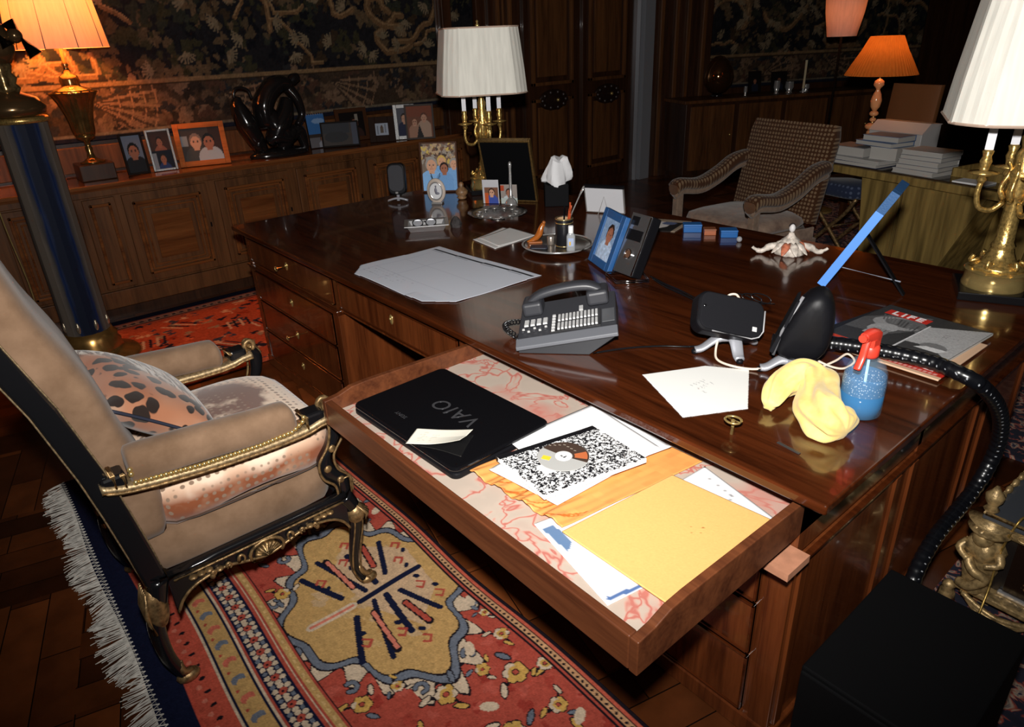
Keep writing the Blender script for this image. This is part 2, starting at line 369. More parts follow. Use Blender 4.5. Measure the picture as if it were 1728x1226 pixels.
# ============================================================ tapestries
A_tap = attrmat('woven_wool', .95, .05, .35, 500)
def tapestry(w, h, res, stripe, seed):
    global rng
    rng = np.random.default_rng(seed); c = Cv(w, h, res, (34, 36, 46))
    for _ in range(int(200*w*h/4)):                                  # foliage of the field
        x, y = rng.uniform(0, w), rng.uniform(stripe, h); col = [(62, 62, 40), (88, 74, 50), (50, 58, 50), (24, 27, 40), (104, 84, 54), (70, 54, 36)][rng.integers(6)]
        for k in range(6): c.blob(x+rng.normal(0, .06), y+rng.normal(0, .05), rng.uniform(.012, .04), col)
    for _ in range(int(7*w)):                                        # branches and trunks
        x, y = rng.uniform(0, w), rng.uniform(stripe+.05, h); p = [(x, y)]; a = rng.uniform(0, 6.28)
        for k in range(12): a += rng.normal(0, .5); p.append((p[-1][0]+.06*cos(a), max(stripe+.03, p[-1][1]+.06*sin(a))))
        c.line(p, rng.uniform(.02, .055), (128, 92, 44)); c.line([(q[0], q[1]+.012) for q in p], .01, (160, 124, 70))
    for _ in range(int(22*w)):                                       # pale leaf sprays
        x, y = rng.uniform(0, w), rng.uniform(stripe+.04, h); a0 = rng.uniform(0, 6.28)
        for k in range(7): c.line([(x, y), (x+.07*cos(a0+k*.35), y+.07*sin(a0+k*.35))], .012, (134, 118, 88))
    c.rect(0, 0, w, stripe, (74, 58, 44))                            # border of shells, leaves and flowers
    for _ in range(int(60*w)):
        x, y = rng.uniform(0, w), rng.uniform(.06, stripe-.02); col = [(104, 80, 58), (128, 98, 72), (52, 44, 42), (44, 48, 58), (116, 92, 60), (92, 60, 44)][rng.integers(6)]
        for k in range(4): c.blob(x+rng.normal(0, .03), y+rng.normal(0, .02), rng.uniform(.012, .035), col)
    for x in np.arange(.9, w, .85):
        y = stripe*.52; L = .26; ang = R(rng.uniform(-25, 30))
        for k in range(9):
            b = ang-R(28)+k*R(7); c.line([(x-.2*cos(ang), y-.2*sin(ang)), (x-.2*cos(ang)+2*.2*cos(b), y-.2*sin(ang)+2*.2*sin(b))], .016, (136, 104, 74) if k % 2 else (66, 52, 44))
        for r in (.16, .24, .32, .39): c.line([(x-.2*cos(ang)+r*cos(b), y-.2*sin(ang)+r*sin(b)) for b in np.linspace(ang-R(28), ang+R(28), 8)], .007, (150, 112, 76))
    c.rect(0, stripe-.028, w, stripe, (142, 110, 62)); c.rect(0, stripe-.038, w, stripe-.03, (60, 44, 30)); c.rect(0, 0, w, .03, (24, 34, 62)); c.rect(0, .03, w, .05, (122, 112, 92))
    c.noise(.12); c.noise(.08, 3); g = c.a.mean(2, keepdims=True); c.a = (c.a*.6+g*.4)*np.array([.72, .63, .54]); return c
def hang(c, name, label, fn):
    o = c.mesh(name, A_tap, None, fn, .012); return tag(o, label, 'tapestry')
hang(tapestry(4.3, 1.35, .009, .36, 3), 'wall_tapestry', 'large woven tapestry of dark foliage with shell border above the long cabinet', lambda u, v: (-5.383+.004*np.sin(u*9), -.6+u, 1.075+v))
hang(tapestry(.26, 1.35, .009, .36, 5), 'wall_tapestry', 'narrow strip of tapestry between wooden mouldings behind the left white lampshade', lambda u, v: (-5.383+0*u, 3.85+u, 1.075+v))
c = tapestry(2.9, 1.2, .014, .36, 8)
hang(c, 'wall_tapestry', 'dim tapestry hanging behind the bronze egg and silver on the far sideboard', lambda u, v: (-5.4+FD.x*(.75+u)+.03, 6.6+FD.y*(.75+u)-.02, .95+v))
# ============================================================ rugs
A_rug = attrmat('wool_pile', 1.0, .05, .6, 700)
RED, NAVY, TAN, CREAM, SLATE, PINK, YEL, INK = (172, 76, 62), (24, 28, 52), (190, 152, 96), (206, 184, 158), (108, 114, 126), (206, 120, 100), (200, 158, 84), (30, 24, 30)
def rug1():
    x0, x1, y0, y1 = -3.0, -.28, .035, .972; c = Cv(x1-x0, y1-y0, .0034, RED); X = lambda x: x-x0; Yv = lambda y: y-y0; w = x1-x0
    for _ in range(420): c.blob(rng.uniform(0, w), rng.uniform(.3, .95), rng.uniform(.006, .02), [(164, 66, 54), (182, 86, 72), (154, 58, 48)][rng.integers(3)])
    def band(a, b, col): c.rect(0, Yv(a), w, Yv(b), col)
    def motif(x, y, r):                                              # flower sprays of the red field
        x, y = X(x), Yv(y); a = rng.uniform(0, 6.28)
        c.line([(x+r*2.2*cos(a), y+r*2.2*sin(a)), (x, y), (x+r*2*cos(a+2.2), y+r*2*sin(a+2.2))], .008, INK)
        for k in range(3):
            b = a+k*2.1; c.ell(x+r*1.9*cos(b), y+r*1.9*sin(b), r*.8, r*.36, INK, b+.6); c.ell(x+r*1.9*cos(b), y+r*1.9*sin(b), r*.66, r*.24, [CREAM, YEL, SLATE][k], b+.6)
        for k in range(6): c.ell(x+r*.62*cos(k*1.05), y+r*.62*sin(k*1.05), r*.52, r*.52, INK)
        for k in range(6): c.ell(x+r*.62*cos(k*1.05), y+r*.62*sin(k*1.05), r*.42, r*.42, [YEL, CREAM][int(rng.integers(2))])
        c.ell(x, y, r*.6, r*.6, YEL); c.ell(x, y, r*.32, r*.32, INK); c.ell(x, y, r*.24, r*.24, RED)
    def med(cx, cy, sx, sy):                                         # lobed medallion
        cx, cy = X(cx), Yv(cy); T = np.linspace(0, 2*pi, 145)
        def out(k, amp, fq=12): q = 1+amp*np.cos(fq*T)+.10*np.cos(4*T); return list(zip(cx+k*sx*q*np.cos(T), cy+k*sy*q*np.sin(T)))
        c.poly(out(1.19, .10, 22), INK); c.poly(out(1.165, .10, 22), CREAM); c.poly(out(1.08, .065, 11), INK); c.poly(out(1.06, .065, 11), SLATE); c.poly(out(.985, .065, 11), INK); c.poly(out(.965, .065, 11), TAN)
        for k in range(11):                                          # curled hooks on the slate outline
            a = (k+.5)*2*pi/11; hx, hy = cx+1.12*sx*cos(a), cy+1.12*sy*sin(a); L0 = [(hx+.016*cos(b)+.012*cos(a), hy+.016*sin(b)+.012*sin(a)) for b in np.linspace(a, a+4.4, 10)]; c.line(L0, .017, INK); c.line(L0, .011, SLATE)
        for k in range(70):
            a, q = rng.uniform(0, 6.28), rng.uniform(0, .85)**.5; c.blob(cx+.75*sx*q*cos(a), cy+.75*sy*q*sin(a), rng.uniform(.008, .02), [(196, 160, 108), (180, 140, 86), (192, 160, 120)][k % 3])
        c.poly([(cx+sx*a, cy+sy*b) for a, b in ((-.75, .1), (-.3, .75), (.3, .7), (.6, .2), (.1, -.15), (-.5, -.25))], (196, 164, 130))
        L = lambda pts, wd, col: c.line([(cx+sx*a, cy+sy*b) for a, b in pts], wd*1.45, col)
        for s in (1, -1):                                            # branching navy arms
            L([(s*.08, -.05), (s*.72, -.32)], .012, NAVY); L([(s*.1, .12), (s*.6, .05)], .015, NAVY)
            L([(s*.15, -.35), (s*.6, -.62)], .014, NAVY); L([(s*.14, .3), (s*.55, .52)], .013, NAVY)
            L([(s*.2, -.15), (s*.68, -.22)], .016, INK); L([(s*.2, -.15), (s*.66, -.21)], .009, PINK)
            L([(s*.3, .24), (s*.62, .3)], .018, INK); L([(s*.3, .24), (s*.6, .3)], .011, RED)
            for a, b in ((.5, -.05), (.35, .66), (.7, .12), (.4, -.45), (.15, .55)):
                L([(s*a, b), (s*(a+.05), b+.07), (s*(a+.1), b), (s*(a+.06), b-.05)], .006, RED); c.ell(cx+s*sx*(a-.06), cy+sy*(b+.04), .012, .008, NAVY, s*.6)
        L([(0, -.85), (0, -.3)], .02, CREAM); L([(0, -.85), (0, -.3)], .008, PINK); L([(0, -.2), (0, .7)], .014, NAVY)
    med(-1.585, .685, .355, .248)
    med(-2.72, .70, .30, .24)
    for p in ((-1.05, .82, .034), (-1.13, .64, .03), (-.92, .70, .032), (-.98, .55, .034), (-1.25, .46, .026), (-.78, .8, .032), (-.72, .58, .034), (-.5, .72, .034), (-.55, .5, .03), (-2.05, .86, .03), (-2.0, .47, .028), (-1.18, .88, .022), (-1.78, .46, .024), (-1.12, .76, .02), (-1.02, .9, .022), (-.86, .62, .026), (-.9, .84, .024), (-1.08, .5, .022), (-.7, .9, .024), (-.66, .7, .022), (-1.24, .56, .018), (-.88, .46, .02), (-1.28, .9, .016)): motif(*p)
    for p in ((-1.2, .78), (-1.02, .7), (-.84, .86), (-1.95, .9), (-1.35, .9), (-.65, .68)): c.ell(X(p[0]), Yv(p[1]), .026, .014, CREAM, rng.uniform(-1, 1))
    # end borders, from the fringe inwards
    band(.0, .118, NAVY); band(.118, .13, (196, 84, 66)); band(.13, .2, (190, 84, 66))
    for x in np.arange(.02, w, .052): c.ell(x, Yv(.165), .006, .009, INK); c.ell(x+.026, Yv(.15), .008, .007, PINK)
    band(.2, .206, CREAM); band(.206, .213, NAVY); band(.213, .272, TAN)
    for i, x in enumerate(np.arange(.02, w, .075)):
        col = SLATE if i % 2 else (196, 104, 84); c.ell(x, Yv(.243), .017, .019, col); c.ell(x+.012, Yv(.246), .009, .011, TAN); c.ell(x+.037, Yv(.228), .006, .005, RED)
    band(.272, .279, NAVY); band(.279, .286, CREAM); band(.286, .291, RED); band(.291, .357, NAVY)
    for i, x in enumerate(np.arange(.0, w, .056)):
        for k in range(6): c.ell(x+.021*cos(k*1.05), Yv(.324)+.021*sin(k*1.05), .0085, .0085, CREAM)
        c.ell(x, Yv(.324), .012, .012, RED); c.ell(x, Yv(.324), .004, .004, INK); c.ell(x+.028, Yv(.306), .008, .006, SLATE); c.ell(x+.028, Yv(.342), .008, .006, SLATE)
    band(.357, .367, RED); band(.367, .371, CREAM); band(.371, .376, RED); band(.376, .398, TAN)
    for x in np.arange(0, w, .03): c.ell(x, Yv(.387), .008, .004, (214, 176, 120))
    band(.398, .403, RED); band(.403, .407, INK)
    # side guard along the desk
    band(.908, .915, INK); band(.915, .924, RED); band(.924, .93, INK); band(.93, .945, (196, 150, 110))
    for x in np.arange(0, w, .018): c.ell(x, Yv(.9375), .005, .004, INK)
    band(.945, .951, INK); band(.951, .96, (190, 90, 70)); band(.96, .973, INK)
    c.noise(.10); c.noise(.05, 4)
    c.mesh('pile', A_rug, R1, lambda u, v: (x0+u+.004*np.sin(v*14), y0+v+.006*np.sin(u*7), .0105+.0025*np.sin(u*11)*np.sin(v*9)), .008)
    f = MB()
    for x in np.arange(x0, x1, .0042):
        L = .05+.03*abs(sin(x*7.3))+rng.uniform(-.012, .02); a = rng.normal(0, .22)+.35*sin(x*23)
        f.tube([(x, .045, .009), (x+a*.02, .045-L*.5, .006), (x+a*.05, .045-L, .003)], [.0021, .002, .0014], 4)
    for x in np.arange(x0, x1, .02): f.tube([(x, .05, .010), (x+.01, .03, .010), (x+.02, .05, .010)], .0025, 4)
    f.build('fringe', plain('fringe_cotton', (.55, .52, .47), .95, spec=.1, noise=.3), R1)
R1 = thing('oriental_rug', 'red oriental rug with gold medallion and white fringe under the black and gilt armchair', 'rug', (0, 0, 0)); rug1()
def rug2():
    w, h = 1.62, 2.38; c = Cv(w, h, .0075, (170, 74, 48))
    for _ in range(700): c.blob(rng.uniform(0, w), rng.uniform(0, h), rng.uniform(.012, .035), [(200, 150, 120), (40, 32, 44), (150, 52, 30), (190, 92, 60), (150, 120, 96), (60, 60, 76)][rng.integers(6)], jit=.5)
    for _ in range(40):
        x, y = rng.uniform(.25, w), rng.uniform(.1, h); a = rng.uniform(-.5, .5)
        for k in range(4): c.line([(x, y+k*.04), (x+.16*cos(a+.3), y+k*.04+.16*sin(a+.3))], .016, (34, 30, 44) if k % 2 else (196, 158, 132))
    for a, b, col in ((0, .1, (26, 26, 44)), (.1, .13, (176, 90, 70)), (.13, .2, (196, 140, 112)), (.2, .215, (40, 32, 40)), (.215, .25, (176, 84, 60))): c.rect(a, 0, b, h, col)
    for y in np.arange(0, h, .05): c.ell(.165, y, .022, .014, (60, 44, 48)); c.ell(.165, y+.025, .01, .008, (170, 70, 50))
    c.noise(.15); return c.mesh('oriental_rug', A_rug, None, lambda u, v: (-4.86+u*.80, .52+v, .011+0*u), .009)
R_ = rug2(); tag(R_, 'busy red and navy rug between the long cabinet and the end of the desk', 'rug')
def rugnode(name, seed):
    m, nt, b = newmat(name); co = coords(nt); v = N(nt, 'ShaderNodeTexVoronoi', Scale=9.0, feature='SMOOTH_F1'); nt.links.new(co, v.inputs[0])
    n = N(nt, 'ShaderNodeTexNoise', Scale=14.0, Detail=3.0, Distortion=2.0); nt.links.new(co, n.inputs[0])
    nt.links.new(ramp(nt, n.outputs[0], [(.40, (.008, .009, .022)), (.5, (.012, .012, .03)), (.54, (.28, .05, .03)), (.6, (.35, .27, .2)), (.66, (.02, .02, .05))]), b.inputs['Base Color'])
    b.inputs['Roughness'].default_value = 1; return m
M_rug3 = rugnode('navy_wool_pile', 1)
tag(MB().box(-.42, 1.4, 1.0, 2.75, 0, .012).build('oriental_rug', M_rug3), 'navy rug with red and cream motifs under the gilt cabinet at right', 'rug')
tag(MB().box(-3.55, 1.2, 2.95, 8.2, 0, .012).build('oriental_rug', M_rug3), 'dark navy rug under the gilt console table behind the desk', 'rug')
# ============================================================ long cabinet along the left wall
K = thing('long_cabinet', 'long low walnut cabinet with raised panel doors under the tapestry', 'cabinet', (-5.14, 1.2, 0))
KM = Matrix.Translation((5.14, -1.2, 0))      # parts are written in world metres
def kp(mb, name, mat, par=None, **k):
    o = mb.build(name, mat, par or K, **k)
    if not par: o.location = (5.14, -1.2, 0)
    return o
kp(MB().box(-5.35, -4.90, -1.5, 3.62, .09, .84), 'body', W_cab, bevel=.004)
kp(MB().box(-5.35, -4.95, -1.5, 3.62, 0.0, .09), 'plinth', W_dark)
t = MB(); t.box(-5.36, -4.865, -1.52, 3.64, .848, .875).box(-5.36, -4.88, -1.51, 3.63, .835, .85); kp(t, 'top', W_cabtop, bevel=.006)
t = MB(); t.box(-4.905, -4.875, -1.5, 3.62, .09, .2).box(-4.905, -4.88, -1.5, 3.62, .80, .838); kp(t, 'rail', W_cab, bevel=.004)
for y0, y1, dr in ((-.95, -.42, 1), (-.36, .16, 1), (.24, .62, 0), (.66, .84, 0), (.88, 1.40, 1), (1.46, 1.98, 1), (2.04, 2.56, 1), (2.62, 3.12, 1), (3.18, 3.55, 0)):
    d = kp(MB().box(-4.90, -4.878, y0, y1, .215, .79), 'door' if dr else 'side_panel', W_cab, bevel=.004)
    f = MB(); g = .05 if dr else .03; z0, z1 = .215+g, .79-g
    for k, (e, h) in enumerate(((0, .018), (.022, .010), (.05, .006))):
        a, b_, c0, c1 = y0+g+e, y1-g-e, z0+e, z1-e; t = .018-.004*k
        if b_-a < .08: continue
        f.box(-4.882, -4.858, a, a+t, c0, c1) if k == 0 else f.box(-4.882, -4.872, a, a+t, c0, c1)
        for q in (b_-t,): f.box(-4.882, -4.858 if k == 0 else -4.870, q, b_, c0, c1)
        for q in (c0, c1-t): f.box(-4.882, -4.858 if k == 0 else -4.870, a, b_, q, q+t)
    if y1-y0 > .3: f.box(-4.882, -4.868, y0+g+.09, y1-g-.09, z0+.09, z1-.09)
    f.build('panel_moulding', W_cabtop, d, bevel=.004)  # lighter, shinier wood paints relief highlights into the mouldings
    if dr: MB().box(-4.868, -4.86, y1-.03, y1-.022, .5, .53).build('escutcheon', M_black, d)
# ============================================================ partners' desk
DK = thing('partners_desk', 'huge polished mahogany pedestal desk with one drawer pulled out', 'desk', (-1.99, 1.9, 0))
def dp(mb, name, mat, par=None, **k):
    o = mb.build(name, mat, par or DK, **k)
    if not par: o.location = (1.99, -1.9, 0)
    return o
dx0, dx1, dy0, dy1 = -3.556, -.430, 1.095, 2.715
t = MB(); t.box(dx0, dx1, dy0, dy1, .757, .78); dp(t, 'top', W_desk, bevel=.005, seg=3)
t = MB(); t.box(dx0+.012, dx1-.012, dy0+.012, dy1-.012, .748, .757).box(dx0+.03, dx1-.03, dy0+.026, dy1-.03, .738, .748); dp(t, 'top_moulding', W_desk, bevel=.003)
X0, X1, Y0, Y1 = dx0+.04, dx1-.06, dy0+.045, dy1-.05     # carcase
t = MB()                                                  # frieze carcase with the drawer openings left open
t.box(X0, X1, Y0+.02, Y1, .735, .74).box(X0, X1, Y0+.6, Y1, .585, .735).box(X0, X0+.04, Y0, Y0+.62, .585, .738).box(X1-.022, X1, Y0, Y0+.62, .6, .738)
t.box(-2.545, -2.5, Y0, Y0+.62, .585, .738).box(-1.66, -1.612, Y0, Y0+.62, .585, .738).box(X0, -1.6, Y0+.005, Y0+.62, .585, .6).box(X0, -1.6, Y0+.03, Y0+.6, .6, .735)
t.box(X0, X1, Y0, Y0+.02, .728, .74); dp(t, 'frieze', W_desk_z)
t = MB().box(-1.612, X1-.022, Y0+.02, Y0+.6, .60, .648); dp(t, 'drawer_bed', W_draw)
M_slide = plain('bare_wood', (.42, .19, .11), .6, noise=.15)
dp(MB().box(-.555, -.462, Y0-.085, Y0-.001, .600, .618), 'writing_slide', M_slide)['label'] = 'pale unvarnished slide under the open drawer'
def pedestal(x0, x1, rows, xa, xb):
    p = dp(MB().box(x0, x1, Y0+.012, Y1-.01, .06, .585), 'pedestal', W_desk_z)
    MB().box(x0-.012, x1+.012, Y0-.004, Y1, .0, .06).build('plinth', W_desk_z, p, bevel=.006)
    m = MB()
    for z, e in ((.573, .012), (.56, .006)): m.box(x0-e, x1+e, Y0-e, Y1+e, z, z+.01)
    m.build('moulding', W_desk, p, bevel=.002)
    for xx in (x0, x1-.05): MB().box(xx-.001, xx+.051, Y0, Y0+.014, .06, .56).build('stile', W_desk_z, p, bevel=.002)
    sx = x1 if x1 > -1 else x0
    for yy in (Y0+.02, 1.62, 1.72, 2.18, 2.28, Y1-.06): MB().box(sx-.008, sx+.008, yy, yy+.03, .065, .56).build('stile', W_desk_z, p, bevel=.002)
    return p
def drawer(x0, x1, z0, z1, knobs=1, key=False):
    d = dp(MB().box(x0, x1, Y0-.004, Y0+.03, z0, z1), 'drawer', W_desk_z, bevel=.002)
    b = MB()
    for a, b_, c0, c1 in ((x0, x1, z0, z0+.006), (x0, x1, z1-.006, z1), (x0, x0+.006, z0, z1), (x1-.006, x1, z0, z1)): b.box(a, b_, Y0-.008, Y0+.005, c0, c1)
    b.build('cock_bead', W_desk, d, bevel=.001)
    xm, zm = (x0+x1)/2, (z0+z1)/2+.01
    k = MB(); k.ell((xm, Y0-.005, zm), (.012, .004, .02), 14, 8).ell((xm, Y0-.008, zm+.004), .0055, 8, 6)
    k.build('escutcheon', M_brass, d, smooth=True)
    if key:
        k = MB(); k.tube([(xm, Y0-.005, zm), (xm, Y0-.045, zm)], .003, 8); k.tube([(xm+.013*cos(a), Y0-.055, zm+.01*sin(a)) for a in np.linspace(0, 6.28, 13)[:-1]], .0026, 6, True)
        k.tube([(xm, Y0-.045, zm), (xm, Y0-.047, zm)], .006, 8); k.build('key', M_brass, d, smooth=True)
    return d
pedestal(X0, -2.54, 3, 0, 0); pedestal(-1.60, X1, 3, 0, 0)
for z0, z1, key in ((.405, .555, False), (.232, .395, True), (.07, .222, False)): drawer(X0+.06, -2.60, z0, z1, 1, key)
for z0, z1, key in ((.42, .55, False), (.26, .41, False), (.07, .25, False)): drawer(-1.53, X1-.07, z0, z1, 1, key)
drawer(X0+.045, -2.55, .607, .724, 1, True); drawer(-2.495, -1.665, .607, .724)
# kneehole back board
dp(MB().box(-2.54, -1.6, 1.9, 1.93, .0, .6), 'kneehole_back', W_desk_z)
# the open drawer
OD = dp(MB().box(-1.5785, -.5085, .632, .652, .652, .726), 'open_drawer', W_draw, bevel=.003); OD['label'] = 'wide shallow drawer pulled out and lined with marbled paper'
side = [(.632, .652), (1.55, .652), (1.55, .727), (.76, .744), (.715, .742), (.675, .73), (.632, .726)]
def sidewall(x0, x1):
    m = MB(); M = Matrix(((0, 0, 1, 0), (1, 0, 0, 0), (0, 1, 0, 0), (0, 0, 0, 1))); m.prism(side, x0, x1, M); return m
for x in (-1.597, -.508): sidewall(x, x+.018).build('drawer_side', W_draw, OD, bevel=.002)
MB().box(-1.58, -.508, .651, 1.55, .66, .6875).build('drawer_bottom', W_draw, OD)
def marble():
    m, nt, b = newmat('marbled_paper'); co = coords(nt); n = N(nt, 'ShaderNodeTexNoise', Scale=7.0, Detail=3.0, Distortion=.8); nt.links.new(co, n.inputs[0])
    v = N(nt, 'ShaderNodeTexVoronoi', Scale=9.0, feature='DISTANCE_TO_EDGE'); ad = N(nt, 'ShaderNodeMix', data_type='RGBA', blend_type='ADD'); ad.inputs[0].default_value = .25
    nt.links.new(co, ad.inputs[6]); nt.links.new(n.outputs['Color'], ad.inputs[7]); nt.links.new(ad.outputs[2], v.inputs[0])
    a = ramp(nt, v.outputs[0], [(.012, (.42, .13, .10)), (.04, (.48, .28, .22)), (.075, (.44, .355, .29)), (.3, (.41, .335, .275))])
    n2 = N(nt, 'ShaderNodeTexNoise', Scale=3.5, Detail=3.0); nt.links.new(co, n2.inputs[0])
    x = N(nt, 'ShaderNodeMix', data_type='RGBA'); nt.links.new(ramp(nt, n2.outputs[0], [(.58, (0, 0, 0)), (.68, (.75, .75, .75))]), x.inputs[0]); nt.links.new(a, x.inputs[6]); x.inputs[7].default_value = (.45, .18, .14, 1)
    nt.links.new(x.outputs[2], b.inputs['Base Color']); b.inputs['Roughness'].default_value = .8; return m
MB().box(-1.579, -.5085, .6525, 1.54, .6875, .6885).build('marbled_lining', marble(), OD)
# ============================================================ armchair in front of the desk
F_vel = fabric('taupe_velvet', (.15, .088, .05), (.25, .155, .095), 9, .9, .15)
AC = thing('armchair', 'black and gilt carved armchair in taupe velvet drawn up to the open drawer', 'armchair', (-1.93, .4, 0))
xn, xf = -1.64, -2.22
post = [(.135, .36), (.12, .47), (.10, .6), (.078, .72), (.035, .9), (-.015, 1.05), (-.06, 1.2), (-.085, 1.28)]
for x in (xn, xf):
    m = MB(); m.loft([[(x+a, y+b, z) for a, b in ((-.02, -.026), (.02, -.026), (.02, .026), (-.02, .026))] for y, z in post])
    pt = wp(m, 'back_post', M_black, AC, bevel=.006)
    g = MB(); s = 1 if x == xn else -1
    for dy in (-.027, .027): g.tube([(x+s*.019, y+dy, z) for y, z in post], .0022, 6)
    wp(g, 'gilt_line', gold('worn_gilt', (.55, .40, .22), .45, .2), AC, smooth=True)
    leg = spline([(x, .14, .38), (x, .122, .30), (x, .102, .22), (x, .105, .12), (x, .122, .05), (x, .135, .02)], 5)
    k = len(leg); wp(MB().tube(leg, [.03-.017*(i/(k-1))**.8 for i in range(k)], 10), 'leg', M_black, AC, smooth=True)
    g = MB(); g.ell((x, .115, .285), (.032, .03, .07), 14, 10)
    for q in range(7): a = -1.2+.4*q; g.tube([(x+.03*sin(a)*(1 if s > 0 else -1), .10-.012*cos(a), .22), (x+.036*sin(a), .088, .29), (x+.03*sin(a), .1, .355)], [.004, .007, .003], 6)
    wp(g, 'gilt_acanthus', M_gold2, AC, smooth=True); g = MB()
    g.ell((x, .137, .022), (.022, .032, .02), 12, 8).tube(spline([(x, .125, .08), (x+.012*s, .128, .05), (x, .15, .035)], 4), .009, 6)
    wp(g, 'gilt_toe', M_gold2, AC, smooth=True)
    # front leg
    leg = spline([(x, .655, .37), (x, .683, .31), (x, .69, .25), (x, .668, .15), (x, .662, .08), (x, .68, .03), (x, .7, .012)], 5)
    k = len(leg); wp(MB().tube(leg, [.031-.019*min(1, i/(k*.7))**.7 for i in range(k)], 10), 'leg', M_black, AC, smooth=True)
    g = MB(); g.tube([(p.x+s*.016, p.y-.012, p.z) for p in leg[3:-4]], .0028, 6).tube([(p.x+s*.016, p.y+.014, p.z) for p in leg[3:-4]], .0028, 6)
    g.ell((x+s*.004, .69, .285), (.032, .03, .036), 14, 9)
    for q in range(6): a = -1.1+.44*q; g.tube([(x+.034*sin(a)*s, .70+.016*cos(a), .25), (x+.038*sin(a)*s, .705+.02*cos(a), .285), (x+.02*sin(a)*s, .69, .318)], [.004, .007, .003], 6)
    wp(g, 'gilt_acanthus', M_gold2, AC, smooth=True); g = MB()
    g.ell((x, .7, .017), (.02, .03, .017), 12, 8).tube(spline([(x, .67, .09), (x+.01*s, .685, .05), (x, .71, .034)], 4), .009, 6)
    wp(g, 'gilt_toe', M_gold2, AC, smooth=True)
# seat rails with carved aprons
def rail(P, length, name):                               # P maps (along 0..1, out, z) to world
    bot = [(0, .25), (.04, .285), (.12, .312), (.27, .322), (.38, .308), (.5, .296), (.62, .308), (.73, .322), (.88, .312), (.96, .285), (1, .25)]
    m = MB(); n = len(bot); top = [(t, .368) for t, _ in bot]
    vs = [P(t, o, z) for o in (0, .03) for t, z in bot+top[::-1]]; L = 2*n
    fs = []
    for i in range(n-1): fs += [(i, i+1, L-2-i, L-1-i), (L+i+1, L+i, 2*L-1-i, 2*L-2-i)]
    for i in range(L): fs.append((i, L+i, L+(i+1) % L, (i+1) % L))
    m.add(vs, fs); r = wp(m, 'seat_rail', M_black, AC)
    wp(MB().tube([P(t, .03, .372) for t in np.linspace(0, 1, 9)], .0125, 10), 'rail_moulding', M_black, AC, smooth=True)
    g = MB(); g.tube([P(t, .032, z) for t, z in [(a.x, a.y) for a in spline([(t, z, 0) for t, z in bot], 5)]], .0042, 6)
    g.tube([P(t, .034, .352) for t in np.linspace(0.02, .98, 9)], .0036, 6)
    for k in range(9):                                   # central shell
        a = R(-80+20*k); g.tube([P(.5, .036, .298), P(.5+.034/length*sin(a), .042, .318+.026*cos(a))], [.004, .0075], 6)
    g.tube([P(.5+.048/length*sin(a), .036, .316+.034*cos(a)) for a in np.linspace(-2.2, 2.2, 12)], .005, 6)
    for sg in (-1, 1):
        for c, rr in ((.14, .017), (.21, .012), (.29, .009)):    # curling leaves either side
            g.tube([P(.5+sg*(c+rr*cos(a)*1.0)/1.0, .036, .318+rr*(.4+.75*sin(a))) for a in np.linspace(-.5, 4.4, 12)], [.0055-.0003*i for i in range(12)], 6)
        for c in (.26, .31, .35, .39): g.ell(P(.5+sg*c, .034, .338-.012*(c < .3)), (.012, .012, .006), 8, 6)
        g.ell(P(.5+sg*.30, .034, .315), (.008, .008, .011), 8, 6)
    wp(g, 'gilt_carving', M_gold2, AC, smooth=True)
rail(lambda t, o, z: (xn-.012+o, .16+.5*t, z), .5, 'near'); rail(lambda t, o, z: (xf+.012-o, .16+.5*t, z), .5, 'far')
rail(lambda t, o, z: (xf+.03+.52*t, .645+o, z), .52, 'front')
# upholstery
m = MB(); m.loft([sup((-1.93, .39, z), (1, 0, 0), (0, 1, 0), a, b, 40, 10) for z, a, b in ((.36, .268, .262), (.37, .275, .268), (.42, .279, .272), (.455, .274, .266), (.468, .25, .245))])
wp(m, 'seat', F_vel, AC, smooth=True)
m = MB(); bk = spline([(0, .15, .47), (0, .145, .6), (0, .115, .72), (0, .075, .9), (0, .02, 1.05), (0, -.02, 1.2), (0, -.05, 1.29)], 4); rg = []
for i, p in enumerate(bk):
    t = i/(len(bk)-1); d = (bk[min(i+1, len(bk)-1)]-bk[max(i-1, 0)]).normalized(); nrm = Vector((0, d.z, -d.y))
    e = .75+.25*min(1, t*8, (1-t)*8); rg.append(sup(Vector((-1.93, p.y, p.z))+nrm*.012, (1, 0, 0), nrm, .268*(.96+.04*e), .062*e, 32, 5))
m.loft(rg); wp(m, 'backrest', F_vel, AC, smooth=True)
